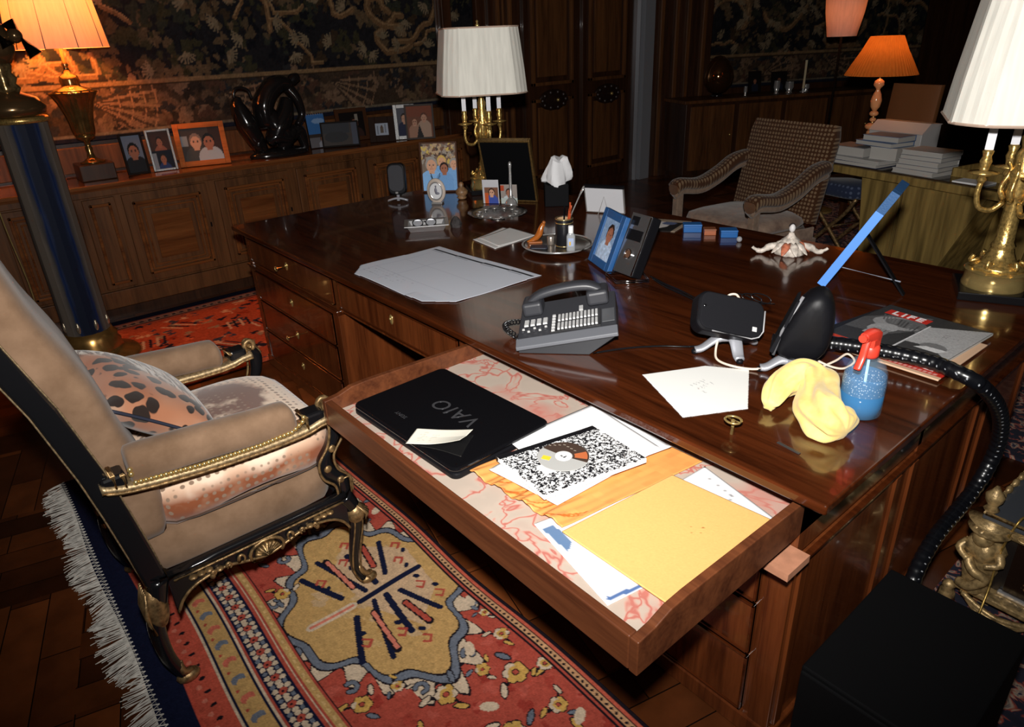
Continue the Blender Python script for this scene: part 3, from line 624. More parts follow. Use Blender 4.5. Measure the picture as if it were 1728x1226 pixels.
# arms
for x in (xn, xf):
    s = 1 if x == xn else -1
    ln = spline([(x, .085, .705), (x, .15, .685), (x, .3, .665), (x, .45, .655), (x, .57, .655), (x, .62, .665), (x, .655, .668)], 4)
    m = MB(); m.loft([sup((p.x, p.y, p.z-.026), (1, 0, 0), (0, 0, 1), .036, .012, 12, 4) for p in ln]); wp(m, 'arm_rail', bpy.data.materials['worn_gilt'], AC, smooth=True)
    for y, z in ((.115, .69), (.612, .66)): wp(MB().cbox((x, y, z-.008), (.058, .055, .042)), 'arm_block', M_black, AC, bevel=.008)
    pad = spline([(x, .15, .70), (x, .17, .712), (x, .3, .703), (x, .45, .69), (x, .535, .683), (x, .56, .672)], 5); k = len(pad)
    m = MB(); m.loft([sup((p.x, p.y, p.z-.006), (1, 0, 0), (0, 0, 1), .043*e, .045*e, 20, 2.8) for p, e in ((q, (.55+.45*min(1, i/4, (k-1-i)/4))) for i, q in enumerate(pad))])
    wp(m, 'arm_pad', F_vel, AC, smooth=True)
    g = MB()
    for e in (-1, 1): g.tube([(p.x+e*.034, p.y, p.z-.034) for p in ln], .004, 6)
    for y, z in ((.115, .70), (.135, .694), (.585, .664)): g.tube([(x-.032, y, z+.004), (x+.032, y, z+.004)], .006, 6).tube([(x+s*.031, y, z+.006), (x+s*.031, y, z-.036)], .005, 6)
    g.tube([(x+s*.012, .655+.016*cos(a)*(1-i*.05), .672+.018*sin(a)*(1-i*.05)) for i, a in enumerate(np.linspace(-1.6, 5.6, 16))], .008, 6)
    g.tube([(x-s*.012, .655+.016*cos(a), .672+.018*sin(a)) for a in np.linspace(-1.6, 4.6, 12)], .008, 6).ell((x, .655, .672), (.034, .009, .009), 10, 6)
    wp(g, 'gilt_scroll', M_gold2, AC, smooth=True)
    sp = spline([(x, .65, .655), (x, .672, .62), (x, .66, .56), (x, .625, .51), (x, .63, .46), (x, .662, .42), (x, .665, .37)], 5)
    wp(MB().loft([sup(p, (1, 0, 0), (0, .8, .3), .019, .026, 10, 3) for p in sp]), 'arm_support', M_black, AC, smooth=True)
    g = MB()
    for dy in (-.024, .024): g.tube([(p.x+s*.018, p.y+dy, p.z+dy*.3) for p in sp], .004, 6)
    for q in (6, 12, 18, 24): g.ell((sp[q].x+s*.019, sp[q].y, sp[q].z), (.006, .012, .012), 8, 6)
    g.tube([(x+s*.018, .65, .372), (x+s*.02, .65, .43), (x+s*.02, .684, .43), (x+s*.018, .684, .372)], .004, 6)
    wp(g, 'gilt_line', M_gold2, AC, smooth=True)
    if s > 0:                                            # nailheads along the lower edge of the near pad
        path = [(.152, .712), (.152, .70)]+[(y, np.interp(y, [.15, .3, .45, .54, .57], [.676, .656, .647, .650, .668])) for y in np.linspace(.156, .57, 39)]+[(.575, .68)]
        pr = None
        for y, z in path:
            if pr is None: pr = MB().ell((0, 0, 0), (.0055, .0066, .0066), 10, 7).build('nailhead', M_brass, AC, smooth=True); o = pr
            else: o = pr.copy(); C.objects.link(o)
            o.location = Vector((x+.040, y, z))-AC.location
# loose seat cushion
def cushion_mat():
    m, nt, b = newmat('worn_floral_velvet'); t = N(nt, 'ShaderNodeTexCoord'); co = t.outputs['Object']
    v = N(nt, 'ShaderNodeTexVoronoi', Scale=46.0, Randomness=.15); nt.links.new(co, v.inputs[0]); n = N(nt, 'ShaderNodeTexNoise', Scale=7.0, Detail=4.0); nt.links.new(co, n.inputs[0])
    sx = N(nt, 'ShaderNodeSeparateXYZ'); nt.links.new(co, sx.inputs[0])
    def M2(op, a, c_):
        k = N(nt, 'ShaderNodeMath', operation=op)
        for i, q in enumerate((a, c_)):
            if isinstance(q, (int, float)): k.inputs[i].default_value = q
            else: nt.links.new(q, k.inputs[i])
        return k.outputs[0]
    dx = M2('MULTIPLY', M2('ADD', sx.outputs[0], .02), 4.6); dy = M2('MULTIPLY', M2('ADD', sx.outputs[1], -.05), 5.2)
    rad = M2('ADD', M2('ADD', M2('MULTIPLY', dx, dx), M2('MULTIPLY', dy, dy)), M2('MULTIPLY', M2('SUBTRACT', n.outputs[0], .5), 2.2))
    def mix(f, a, c_):
        k = N(nt, 'ShaderNodeMix', data_type='RGBA'); nt.links.new(f, k.inputs[0])
        for i, q in ((6, a), (7, c_)):
            if isinstance(q, tuple): k.inputs[i].default_value = rgba(q)
            else: nt.links.new(q, k.inputs[i])
        return k.outputs[2]
    pile = mix(ramp(nt, rad, [(.35, (0, 0, 0)), (.75, (1, 1, 1))]), (.17, .08, .055), (.85, .60, .43))
    nap = mix(ramp(nt, n.outputs[0], [(.5, (0, 0, 0)), (.62, (1, 1, 1))]), pile, (.82, .64, .49))
    side = mix(ramp(nt, M2('ADD', sx.outputs[2], M2('MULTIPLY', M2('SUBTRACT', n.outputs[0], .5), .1)), [(.075, (0, 0, 0)), (.115, (1, 1, 1))]), mix(ramp(nt, n.outputs[0], [(.42, (0, 0, 0)), (.56, (1, 1, 1))]), (.42, .24, .15), (.25, .075, .03)), nap)
    dots = mix(ramp(nt, v.outputs['Distance'], [(.24, (0, 0, 0)), (.34, (1, 1, 1))]), (.27, .18, .125), side)
    nt.links.new(dots, b.inputs['Base Color']); b.inputs['Roughness'].default_value = .9; b.inputs['Sheen Weight'].default_value = .3; b.inputs['Specular IOR Level'].default_value = .1
    return m
SC = thing('seat_cushion', 'loose cream and rust patterned seat cushion lying on the gilt armchair', 'cushion', (-1.93, .43, .4685))
def cush(m, T=.058, w=.282, d=.262):
    rg = []
    for i, (z, e) in enumerate(((.0, .80), (.004, .9), (.018, .975), (.045, 1.0), (.08, 1.0), (.105, .97), (.122, .89), (.136, .72), (.146, .48), (.15, .22))): rg.append([(p.x, p.y, p.z+.012*sin(p.y*11+p.x*5)*(z < .03)) for p in sup((0, 0, z), (1, 0, 0), (0, 1, 0), w*e, d*e, 40, 4+2*(e > .9))])
    return m.loft(rg)
cush(MB()).build('cover', cushion_mat(), SC, smooth=True)
ring = lambda z, e: [p for p in sup((0, 0, z), (1, 0, 0), (0, 1, 0), .282*e, .262*e, 40, 6)]
MB().tube(ring(.016, .975), .004, 6, True).build('piping', fabric('dark_piping', (.05, .03, .02), (.09, .05, .035)), SC, smooth=True)
# leopard pillow
def leopard():
    m, nt, b = newmat('leopard_velvet'); co = coords(nt); n = N(nt, 'ShaderNodeTexNoise', Scale=14.0, Detail=2.0); nt.links.new(co, n.inputs[0])
    ad = N(nt, 'ShaderNodeMix', data_type='RGBA', blend_type='ADD'); ad.inputs[0].default_value = .045; nt.links.new(co, ad.inputs[6]); nt.links.new(n.outputs['Color'], ad.inputs[7])
    v = N(nt, 'ShaderNodeTexVoronoi', Scale=23.0, Randomness=.9); nt.links.new(ad.outputs[2], v.inputs[0])
    n2 = N(nt, 'ShaderNodeTexNoise', Scale=5.0, Detail=2.0); nt.links.new(co, n2.inputs[0])
    g = ramp(nt, n2.outputs[0], [(.35, (.34, .12, .055)), (.52, (.40, .18, .10)), (.64, (.45, .30, .21))])
    x = N(nt, 'ShaderNodeMix', data_type='RGBA'); nt.links.new(ramp(nt, v.outputs['Distance'], [(.46, (0, 0, 0)), (.52, (1, 1, 1))]), x.inputs[0]); x.inputs[6].default_value = (.022, .013, .01, 1); nt.links.new(g, x.inputs[7])
    # brushed nap: dark and pale streaks on the upper half
    st = N(nt, 'ShaderNodeTexNoise', Scale=1.0, Detail=3.0, Distortion=.6); nt.links.new(coords(nt, (14, 60, 20), (0, 0, .5)), st.inputs[0])
    sc = ramp(nt, st.outputs[0], [(.40, (.02, .014, .012)), (.48, (.12, .06, .035)), (.56, (.62, .55, .48)), (.7, (.75, .72, .68))])
    sp = N(nt, 'ShaderNodeSeparateXYZ'); nt.links.new(co, sp.inputs[0]); y = N(nt, 'ShaderNodeMix', data_type='RGBA')
    xy = N(nt, 'ShaderNodeMath', operation='ADD'); nt.links.new(sp.outputs[0], xy.inputs[0]); nt.links.new(sp.outputs[1], xy.inputs[1])
    ma = N(nt, 'ShaderNodeMath', operation='MULTIPLY_ADD'); nt.links.new(xy.outputs[0], ma.inputs[0]); ma.inputs[1].default_value = -1; 
    mb = N(nt, 'ShaderNodeMath', operation='MULTIPLY_ADD'); nt.links.new(n2.outputs[0], mb.inputs[0]); mb.inputs[1].default_value = .2; mb.inputs[2].default_value = -.055; nt.links.new(mb.outputs[0], ma.inputs[2])
    nt.links.new(ramp(nt, ma.outputs[0], [(.0, (0, 0, 0)), (.05, (1, 1, 1))]), y.inputs[0]); nt.links.new(x.outputs[2], y.inputs[6]); nt.links.new(sc, y.inputs[7])
    nt.links.new(y.outputs[2], b.inputs['Base Color']); b.inputs['Roughness'].default_value = .85; b.inputs['Sheen Weight'].default_value = .3; b.inputs['Specular IOR Level'].default_value = .1; return m
LP = thing('throw_pillow', 'leopard print pillow with dark piping leaning on the armchair back', 'pillow', (-1.955, .272, .715))
LP.matrix_world = frame_at(Vector((-1.955, .272, .715)), (1, 0.05, -.06), (0, -.20, .17))
def pl_(sg):
    def fn(u, v):
        a, c_ = 2*u-1, 2*v-1; pin = 1-.07*(1-abs(a)**2)*abs(c_)**3-.07*(1-abs(c_)**2)*abs(a)**3
        t = ((1-abs(a)**3)*(1-abs(c_)**3))**.55; return (a*.215*(1-.06*(1-a*a)*0)*(1-.05*(1-c_*c_)*0)*pin, c_*.165*pin, sg*.068*t)
    return fn
m = MB(); m.grid(pl_(1), 24, 20).grid(pl_(-1), 24, 20, flip=True); m.build('cover', leopard(), LP, smooth=True)
ed = [pl_(1)(u, v) for u, v in [(i/12, 0) for i in range(12)]+[(1, i/12) for i in range(12)]+[(1-i/12, 1) for i in range(12)]+[(0, 1-i/12) for i in range(12)]]
MB().tube(ed, .0045, 6, True).build('piping', plain('navy_cord', (.015, .018, .035), .7), LP, smooth=True)
AC.location.z += .0125; SC.location.z += .0125; LP.location.z += .02
# ============================================================ sheets of paper and the drawer's contents
def bil(P, zf, x0=0, y0=0):
    P = [np.array(p, float) for p in P]          # front-left, front-right, back-right, back-left
    def fn(u, v):
        u = u[:, None]; v = v[:, None]; q = P[0]*(1-u)*(1-v)+P[1]*u*(1-v)+P[2]*u*v+P[3]*(1-u)*v
        z = zf(u[:, 0], v[:, 0], q[:, 0], q[:, 1]) if callable(zf) else zf+0*u[:, 0]
        return np.stack([q[:, 0]-x0, q[:, 1]-y0, z], 1)
    return fn
def sheet(name, label, cat, P, z, c, group=None, thick=.0006, mat=None, zf=None, clip=None):
    """P: four corners on the surface; c: canvas drawn over 0..w, 0..h; z: height of its upper side"""
    x0 = sum(p[0] for p in P)/4; y0 = sum(p[1] for p in P)/4; w, h = c.w, c.h
    f = bil(P, zf if zf else 0., x0, y0)
    o = c.mesh(name, mat or A_print, None, lambda X, Y: f(X/w, Y/h), thick)
    if clip is not None:
        me = o.data; co = np.empty(len(me.vertices)*3); me.vertices.foreach_get('co', co); co = co.reshape(-1, 3)[:, :2]+np.array([x0, y0])
        ins = np.zeros(len(co), bool); n = len(clip)
        for i in range(n):
            (ax, ay), (bx, by) = clip[i], clip[(i+1) % n]
            if ay != by: ins ^= ((ay > co[:, 1]) != (by > co[:, 1])) & (co[:, 0] < (bx-ax)*(co[:, 1]-ay)/(by-ay)+ax)
        import bmesh
        bm = bmesh.new(); bm.from_mesh(me); bm.verts.ensure_lookup_table(); bmesh.ops.delete(bm, geom=[v for v in bm.verts if not ins[v.index]], context='VERTS'); bm.to_mesh(me); bm.free()
    o.location = (x0, y0, z); return tag(o, label, cat, group)
def scribble(c, x, y, w, n, lh, col=(120, 118, 122), ang=0, t=.0012):
    for i in range(n):
        px, py = x+sin(ang)*i*lh, y-cos(ang)*i*lh; L = w*rng.uniform(.6, 1); pts = []
        for k in range(int(L/.003)): pts.append((px+k*.003*cos(ang)+rng.normal(0, .0004), py+k*.003*sin(ang)+rng.normal(0, .0016)))
        for k in range(0, len(pts)-6, 7): c.line(pts[k:k+int(rng.integers(4, 7))], t, col)
    return c
zd = .6887
c = Cv(.25, .31, .004, (226, 226, 226)); c.poly([(.020, .006), (.024, .035), (.085, .04), (.104, .015)], (92, 118, 152)); c.line([(.238, .012), (.246, .085)], .009, (78, 104, 150))
sheet('document_sheet', 'white document with blue printed corner and stripe under the manila envelope', 'paper', ((-.852, .735), (-.60, .682), (-.545, .985), (-.79, 1.02)), zd+.0016, c, thick=.001)
c = Cv(.2, .28, .005, (228, 228, 228)); scribble(c, .03, .26, .12, 2, .012)
sheet('document_sheet', 'plain white sheet sticking out behind and right of the manila envelope', 'paper', ((-.75, .83), (-.555, .765), (-.520, 1.10), (-.735, 1.155)), zd+.0032, c, thick=.001)
c = Cv(.25, .33, .0025, (224, 172, 104)); c.noise(.03); scribble(c, .15, .2, .07, 2, .018, (150, 100, 50), .5)
sheet('manila_envelope', 'flat smooth manila envelope at the right end of the open drawer', 'envelope', ((-.791, .757), (-.532, .758), (-.530, 1.09), (-.761, 1.07)), zd+.0075, c, thick=.0035)
c = Cv(.36, .38, .004, (216, 146, 80)); c.noise(.05, 5)
for k in range(9): a = rng.uniform(.08, .3); c.line([(a, .0), (a+.03, .02), (a+.05, .055+rng.uniform(0, .03))], .004, (176, 92, 36))
sheet('padded_envelope', 'crumpled orange envelope beneath the marbled notebook and white sheets', 'envelope', ((-1.085, .745), (-.80, .765), (-.75, 1.168), (-1.06, 1.16)), zd+.004, c, thick=.002,
      zf=lambda u, v, x, y: .006*np.exp(-v*5)*(1+np.sin(u*23+v*9))+.003*np.exp(-v*3)*np.sin(u*41+2)**2)
wh = (228, 229, 230)
for i, (P, lab) in enumerate(((((-1.05, .775), (-.85, .80), (-.835, 1.15), (-1.07, 1.13)), 'white loose sheet lowest in the pile under the marbled notebook'),
        (((-1.118, .885), (-.885, .85), (-.822, 1.145), (-1.082, 1.175)), 'white loose sheet in the middle of the pile under the marbled notebook'),
        (((-1.105, .905), (-.88, .90), (-.835, 1.12), (-1.09, 1.16)), 'white loose sheet topmost of the pile right under the marbled notebook'))):
    sheet('loose_sheet', lab, 'paper', P, zd+.017+.0022*i, Cv(.22, .3, .01, wh), 'white sheets under the notebook', .0012, zf=lambda u, v, x, y: .001*np.sin(u*5+v*3))
# composition notebook
NP = [(-1.057, .805), (-.874, .785), (-.817, 1.047), (-.998, 1.062)]
nx, ny = sum(p[0] for p in NP)/4, sum(p[1] for p in NP)/4
NB = thing('composition_notebook', 'black and white marbled notebook with dark spine lying on white sheets', 'notebook', (nx, ny, .7118))
# the spine runs along the left edge: the canvas x runs from spine to fore edge
c = Cv(.19, .25, .0011, (232, 232, 232))
for _ in range(2600): c.blob(rng.uniform(0, .19), rng.uniform(0, .25), rng.uniform(.0009, .0034), (22, 22, 26), jit=.7)
for _ in range(500): c.blob(rng.uniform(0, .19), rng.uniform(0, .25), rng.uniform(.0008, .002), (232, 232, 232), jit=.7)
c.rect(0, 0, .016, .25, (14, 14, 18)); c.rect(.085, .045, .125, .075, (214, 214, 214)); f = bil(NP, .0122, nx, ny)
m = MB(); m.prism([(p[0]-nx, p[1]-ny) for p in NP], .0005, .0115); m.build('pages', plain('page_block', (.8, .8, .78), .8), NB)
c.mesh('cover', A_print, NB, lambda X, Y: f(X/.19, Y/.25), .001)
m = MB(); a, b_ = Vector((NP[0][0]-nx, NP[0][1]-ny, .006)), Vector((NP[3][0]-nx, NP[3][1]-ny, .006)); m.tube([a, b_], .0062, 10); m.build('spine', plain('black_tape', (.01, .01, .012), .6), NB, smooth=True)
# disc on the notebook
CD = thing('compact_disc', 'silver disc with dark printed half and yellow sticker on the marbled notebook', 'disc', (-.95, .915, .7246), R(25))
def annulus(r0, r1, a0, a1, n=40): return [(r1*cos(t), r1*sin(t)) for t in np.linspace(a0, a1, n)]+[(r0*cos(t), r0*sin(t)) for t in np.linspace(a1, a0, n)]
m = MB(); m.lathe([(.0075, 0), (.059, 0), (.06, .0006), (.059, .0012), (.0075, .0012), (.0075, 0)], 48, cap=False); m.build('disc', plain('disc_silver', (.55, .55, .53), .35, .3), CD)
MB().prism(annulus(.021, .0585, R(-5), R(165)), .0013, .0016).build('printed_label', plain('label_brown', (.05, .03, .022), .5), CD)
t_ = MB().prism(annulus(.026, .055, R(8), R(40), 10), .0016, .0018).build('label_panel', plain('label_orange', (.45, .12, .04), .5), CD)
for k in range(7): MB().cbox((-.045+.0115*k*.9, .030+.0022*min(k, 6-k)*2.2, .0019), (.006, .0016, .0003), None).build('text_line', plain('label_text', (.35, .3, .24), .6) if k == 0 else bpy.data.materials['label_text'], CD)
MB().box(-.044, -.024, -.028, -.013, .0013, .0017).build('yellow_sticker', plain('yellow_sticker', (.75, .5, .03), .6), CD)
m = MB(); m.lathe([(.0076, .0), (.019, .0), (.019, .0018), (.0145, .0024), (.0076, .0018), (.0076, 0)], 32, cap=False); m.build('clear_hub', plain('clear_hub', (.75, .75, .76), .15), CD)
# laptop
LT = thing('laptop', 'closed glossy black laptop in the left end of the open drawer', 'laptop', (-1.312, .848, zd), R(1.8))
W_, D_ = .452, .306
def rrect(w, d, r, n=6):
    out = []
    for cx, cy, a in ((w/2-r, d/2-r, 0), (-w/2+r, d/2-r, 90), (-w/2+r, -d/2+r, 180), (w/2-r, -d/2+r, 270)):
        out += [(cx+r*cos(R(a+90*i/n)), cy+r*sin(R(a+90*i/n))) for i in range(n+1)]
    return out
MB().prism(rrect(W_, D_, .02), .002, .018).build('base', M_bplas, LT, bevel=.004)
MB().prism(rrect(W_, D_, .022), .0195, .031).build('lid', plain('gloss_black', (.004, .004, .005), .07, spec=.6), LT, bevel=.006, seg=3)
MB().tube([(-W_/2+.05, D_/2-.004, .018), (W_/2-.05, D_/2-.004, .018)], .007, 10).build('hinge', M_bplas, LT, smooth=True)
M_logo = plain('logo_chrome', (.10, .10, .11), .3, .6)
text('logo_lettering', 'VAIO', .066, M_logo, LT, Matrix.Translation((.02, .012, .0313)) @ Matrix.Rotation(pi, 4, 'Z'), .0002, .12, 1.15)
text('maker_lettering', 'SONY', .016, M_logo, LT, Matrix.Translation((-.075, -.095, .0313)) @ Matrix.Rotation(pi, 4, 'Z'), .0002, 0, 1.1)
for x in (-W_/2+.03, W_/2-.03):
    for y in (-D_/2+.03, D_/2-.03): MB().lathe([(.008, 0), (.008, .0025)], 12, (x, y, -.0)).build('foot', M_bplas, LT)
c = Cv(.1, .08, .0025, (226, 222, 208)); scribble(c, .015, .06, .06, 5, .01, (190, 184, 168))
sheet('note_slip', 'small curled white note lying on the black laptop lid', 'note', ((-1.255, .683), (-1.148, .768), (-1.185, .835), (-1.295, .742)), .7205, c, thick=.0004, zf=lambda u, v, x, y: .001+.026*np.clip(u-.35, 0, 1)**1.6*(1.2-v*.7)+.012*np.clip(.5-v, 0, 1)*u)
# ============================================================ papers on the desk top
ZT = .7804
c = Cv(.62, .48, .004, (196, 200, 210))
for i in range(10): c.line([(.05, .05+.035*i), (.57, .05+.035*i)], .0016, (182, 186, 198))
for x in (.06, .2, .33, .45): c.line([(x, .04), (x, .38)], .0014, (178, 182, 196))
scribble(c, .06, .12, .3, 4, .02, (150, 154, 168)); c.line([(.03, .43), (.6, .445)], .012, (24, 26, 32)); c.line([(.03, .415), (.6, .43)], .002, (120, 124, 136))
sheet('large_sheet', 'large white printed chart with a black band lying on the left part of the desk', 'paper', ((-2.45, 1.15), (-1.82, 1.155), (-1.812, 1.648), (-2.434, 1.607)), ZT+.0012, c, clip=[(-2.37, 1.154), (-1.909, 1.163), (-1.81, 1.251), (-1.814, 1.645), (-2.430, 1.606), (-2.452, 1.23)], thick=.0008,
      zf=lambda u, v, x, y: .0025*np.sin(u*4+v*5)**2+.004*np.clip(.12-v, 0, 1)*6*(u > .7))
for i, (P, lab) in enumerate((((((-2.41, 1.77), (-2.22, 1.745), (-2.25, 1.995), (-2.475, 2.0))), 'blank white sheet lying under another sheet beside the round silver tray'), (((-2.40, 1.80), (-2.235, 1.775), (-2.245, 2.005), (-2.44, 2.012)), 'folded white sheet on top of another beside the round silver tray'))):
    sheet('loose_sheet', lab, 'paper', P, ZT+.0012+.0022*i, Cv(.2, .22, .01, (214, 212, 210)), None, .0008, zf=lambda u, v, x, y: .003*np.abs(v-.45))
PC = [(-1.024, 1.274), (-.814, 1.169), (-.733, 1.312), (-.845, 1.494), (-.94, 1.434)]
c = Cv(.34, .36, .002, (226, 226, 222)); scribble(c, .165, .215, .075, 5, .0125, (140, 138, 142), -.15)
sheet('notepaper', 'white notepaper with a few handwritten lines near the front right of the desk', 'paper', ((-1.06, 1.16), (-.72, 1.16), (-.72, 1.5), (-1.06, 1.5)), ZT+.0008, c, thick=.0008, clip=PC)
def brass_pin(): 
    t = thing('cabinet_key', 'small brass key standing on its end near the front edge of the desk', 'key', (-.697, 1.19, .78))
    m = MB(); m.tube([(.018*cos(a), .018*sin(a)*.9, .036) for a in np.linspace(0, 6.28, 17)[:-1]], .0028, 6, True); m.tube([(-.016, 0, .036), (.016, 0, .036)], .0018, 6); m.build('bow', M_brass, t, smooth=True)
    MB().tube([(0, 0, .0), (0, 0, .036)], .0045, 8).build('shank', M_brass, t, smooth=True); MB().box(.002, .0095, -.001, .001, .001, .0085).build('bit', M_chrome, t)
brass_pin()
tag(MB().box(-.028, .028, -.004, .004, 0, .002, rz(R(-8))).build('metal_clip', plain('dull_steel', (.12, .12, .13), .35, .8), None, bevel=.0008), 'thin dark metal strip on the desk in front of the yellow cloth', 'clip').location = (-.582, 1.226, .7802)
# ============================================================ telephone
e1a = R(42); RL = R(10.5); TP = thing('desk_telephone', 'charcoal desk telephone with rows of white keys beside the open drawer', 'telephone', (-1.346, 1.122, .7805), rot=(0, -RL, e1a))
L_, Dp = .285, .225
def zt(v): return .030+.036*v/Dp           # sloping top
YZ = lambda x0, x1, poly: MB().prism(poly, x0, x1, Matrix(((0, 0, 1, 0), (1, 0, 0, 0), (0, 1, 0, 0), (0, 0, 0, 1))))
YZ(0, L_, [(.012, .006), (Dp, .006), (Dp, .066), (.03, .034), (0, .022)]).build('body', M_gplas, TP, bevel=.004)
YZ(-.002, L_+.002, [(-.003, .014), (.006, .010), (.032, .0335), (.028, .0365), (-.003, .024)]).build('front_lip', plain('grey_plastic', (.11, .115, .13), .4), TP, bevel=.002)
MB().prism([(.0, 0), (.2, 0), (L_*cos(RL), L_*sin(RL)+.012), (L_*cos(RL)-.004, L_*sin(RL)+.016), (.0, .012)], -Dp, -.012, Matrix.Rotation(R(90), 4, 'X')).build('stand_wedge', plain('dark_grey_plastic', (.02, .021, .025), .5), TP, bevel=.002).matrix_local = Matrix.Rotation(RL, 4, 'Y')
SL = math.atan2(.036, Dp)
def onp(u, v, dz=0): return Matrix.Translation((u, v, zt(v)+dz)) @ Matrix.Rotation(SL, 4, 'X')
M_key = plain('ivory_key', (.42, .42, .42), .5); M_keyd = plain('dark_key', (.02, .02, .022), .4)
MB().box(.098, .242, .034, .128, -.004, .003).build('key_panel', M_keyd, TP, bevel=.001).matrix_local = onp(0, 0, .002)
kb = None
def key(u, v, w, d, mat=M_key, nm='key'):
    o = MB().box(-w/2, w/2, -d/2, d/2, 0, .005, taper=.85).build(nm, mat, TP, bevel=.0008); o.matrix_local = onp(u, v, .0045); return o
for i in range(11):
    for j in range(2): key(.122+.0108*i, .058+.045*j, .0078, .036)
for j in range(6): key(.106, .040+.0155*j, .011, .009)
for i in range(4): key(.025+.0185*i, .098, .014, .034)
for j in range(2):
    for i in range(5): key(.018+.0165*i, .052+.014*j, .008, .006, M_key if (i+j) % 2 else M_gplas)
MB().box(-.018, .018, -.035, .035, 0, .003).build('side_panel', plain('grey_panel', (.075, .078, .085), .35), TP, bevel=.001).matrix_local = onp(.263, .085, .001)
MB().box(-.006, .006, -.012, .012, 0, .006).build('label_tab', M_key, TP, bevel=.001).matrix_local = onp(.185, .140, .003)
for q in ((.012, .072, .135, .215, .055, .098), (.205, .268, .135, .215, .058, .102)): MB().box(*q).build('handset_end', M_gplas, TP, bevel=.01, seg=3)
hs = spline([(.03, .178, .088), (.07, .178, .108), (.14, .178, .116), (.21, .178, .112), (.25, .178, .092)], 5)
MB().loft([sup(p, (0, 1, 0), (0, 0, 1), .024, .013, 14, 3.5) for p in hs]).build('handset_grip', M_gplas, TP, smooth=True)
E1, E2 = Vector((cos(e1a), sin(e1a), 0)), Vector((-sin(e1a), cos(e1a), 0)); T0 = Vector((-1.346, 1.122, .78))
pts = []
for i in range(150):
    t = i/149; ax = T0+E1*(-.005-.05*sin(pi*t))+E2*(.20-.13*t)+Vector((0, 0, .022+.012*sin(pi*t))); a = t*2*pi*15; pts.append(ax+E1*(.0075*cos(a))+Vector((0, 0, .0075*sin(a))))
tag(MB().tube(pts, .0022, 5).build('coiled_cord', M_black, None, smooth=True), 'coiled black handset cord at the left side of the telephone', 'cord')
def cable(name, label, pts, r, mat, n=6):
    return tag(MB().tube(spline(pts, n), r, 6).build(name, mat, None, smooth=True), label, 'cable')
cable('telephone_cable', 'thin black cable running from the telephone to the left tilted speaker', [(-1.20, 1.275, .784), (-1.155, 1.37, .7835), (-1.10, 1.445, .7832), (-1.04, 1.50, .7832), (-1.0, 1.56, .7832), (-.98, 1.61, .7832)], .0028, M_black)
# ============================================================ the two speakers near the right end
def tripod(t, hub, feet, r=.011):
    for fx in feet:
        d = Vector(fx)-Vector(hub); m = MB(); p = spline([hub, Vector(hub)+d*.4+Vector((0, 0, .012)), Vector(hub)+d*.8+Vector((0, 0, -.002)), fx], 5)
        k = len(p); m.loft([sup(q, Vector((-d.y, d.x, 0)).normalized(), (0, 0, 1), .020-.008*i/k, .011-.004*i/k, 12, 3) for i, q in enumerate(p)])
        l = m.build('stand_leg', M_alu, t, smooth=True); MB().lathe([(.009, 0), (.0095, .008), (.005, .012)], 14, (fx[0], fx[1], -hub[2]*0)).build('rubber_foot', M_bplas, l, smooth=True)
cc = Vector((-.945, 1.535, .893)); ex = Vector((.615, .765, -.27)).normalized(); nr = Vector((.40, -.66, .63)); ey = nr.cross(ex).normalized(); nr = ex.cross(ey).normalized()
SPL = thing('satellite_speaker', 'black speaker tilted on its side on an aluminium stand, behind the notepaper', 'speaker', (-.945, 1.56, .78))
m = MB(); MF = Matrix((ex, ey, nr)).transposed().to_4x4(); MF.translation = cc-SPL.location
m.prism([(x, y) for x, y in rrect(.19, .112, .03, 8)], -.042, .012); o = m.build('cabinet', M_bplas, SPL, bevel=.01, seg=3); o.matrix_local = MF
m = MB(); m.prism(rrect(.180, .103, .026, 8), .008, .017); o = m.build('grille', plain('grille_cloth', (.009, .009, .011), .9, spec=.08, bumps=.5, bscale=700), SPL, bevel=.005); o.matrix_local = MF
for nm, a, b_, s_, mt in (('badge', .066, -.028, .013, plain('badge_silver', (.5, .5, .5), .5)), ('knob', -.078, .01, .007, M_black)): MB().box(a-s_/2, a+s_/2, b_-s_/2, b_+s_/2, .016, .0185).build(nm, mt, SPL, bevel=.001).matrix_local = MF
MB().tube([MF @ Vector(q) for q in ((-.05, -.0545, .013), (.062, -.0545, .013), (.082, -.046, .013), (.0935, -.028, .013), (.0935, .03, .013))], .0022, 6).build('chrome_edge', plain('bright_edge', (.6, .6, .62), .3, .3), SPL, smooth=True)
MB().tube([(0, 0, .028), (0, .0, .075)], .008, 10).build('stem', M_alu, SPL, smooth=True)
tripod(SPL, (0, 0, .044), ((-.064, -.078, .010), (.058, -.047, .010), (.02, .085, .010)))
e_ = Vector((.896, .443, 0)); dv = Vector((-.443, .896, 0))
SPR = thing('satellite_speaker', 'black rounded speaker standing upright in side view beside the spray bottle', 'speaker', (-.765, 1.575, .78))
out = [(-.006, .992), (.028, 1.014), (.054, 1.012), (.072, .975), (.078, .93), (.076, .87), (.058, .826), (.01, .815), (-.054, .823), (-.05, .86), (-.040, .90)]
MS = Matrix((e_, Vector((0, 0, 1)), -dv)).transposed().to_4x4(); MS.translation = Vector((0, -.0, -.78))
rg = []
for d, s_ in ((-.058, .62), (-.052, .8), (-.035, .95), (-.01, 1), (.02, 1), (.045, .93), (.058, .7)): rg.append([(.006+(a-.006)*s_, .91+(b_-.91)*s_, d) for a, b_ in out])
o = MB().loft(rg).build('cabinet', M_bplas, SPR, smooth=True, sub=1); o.matrix_local = MS
o = MB().tube([(-.004, .994, .03), (-.041, .9, .036), (-.055, .83, .03)], .004, 8).build('grille_rim', plain('grey_trim', (.14, .14, .15), .5), SPR, smooth=True); o.matrix_local = MS
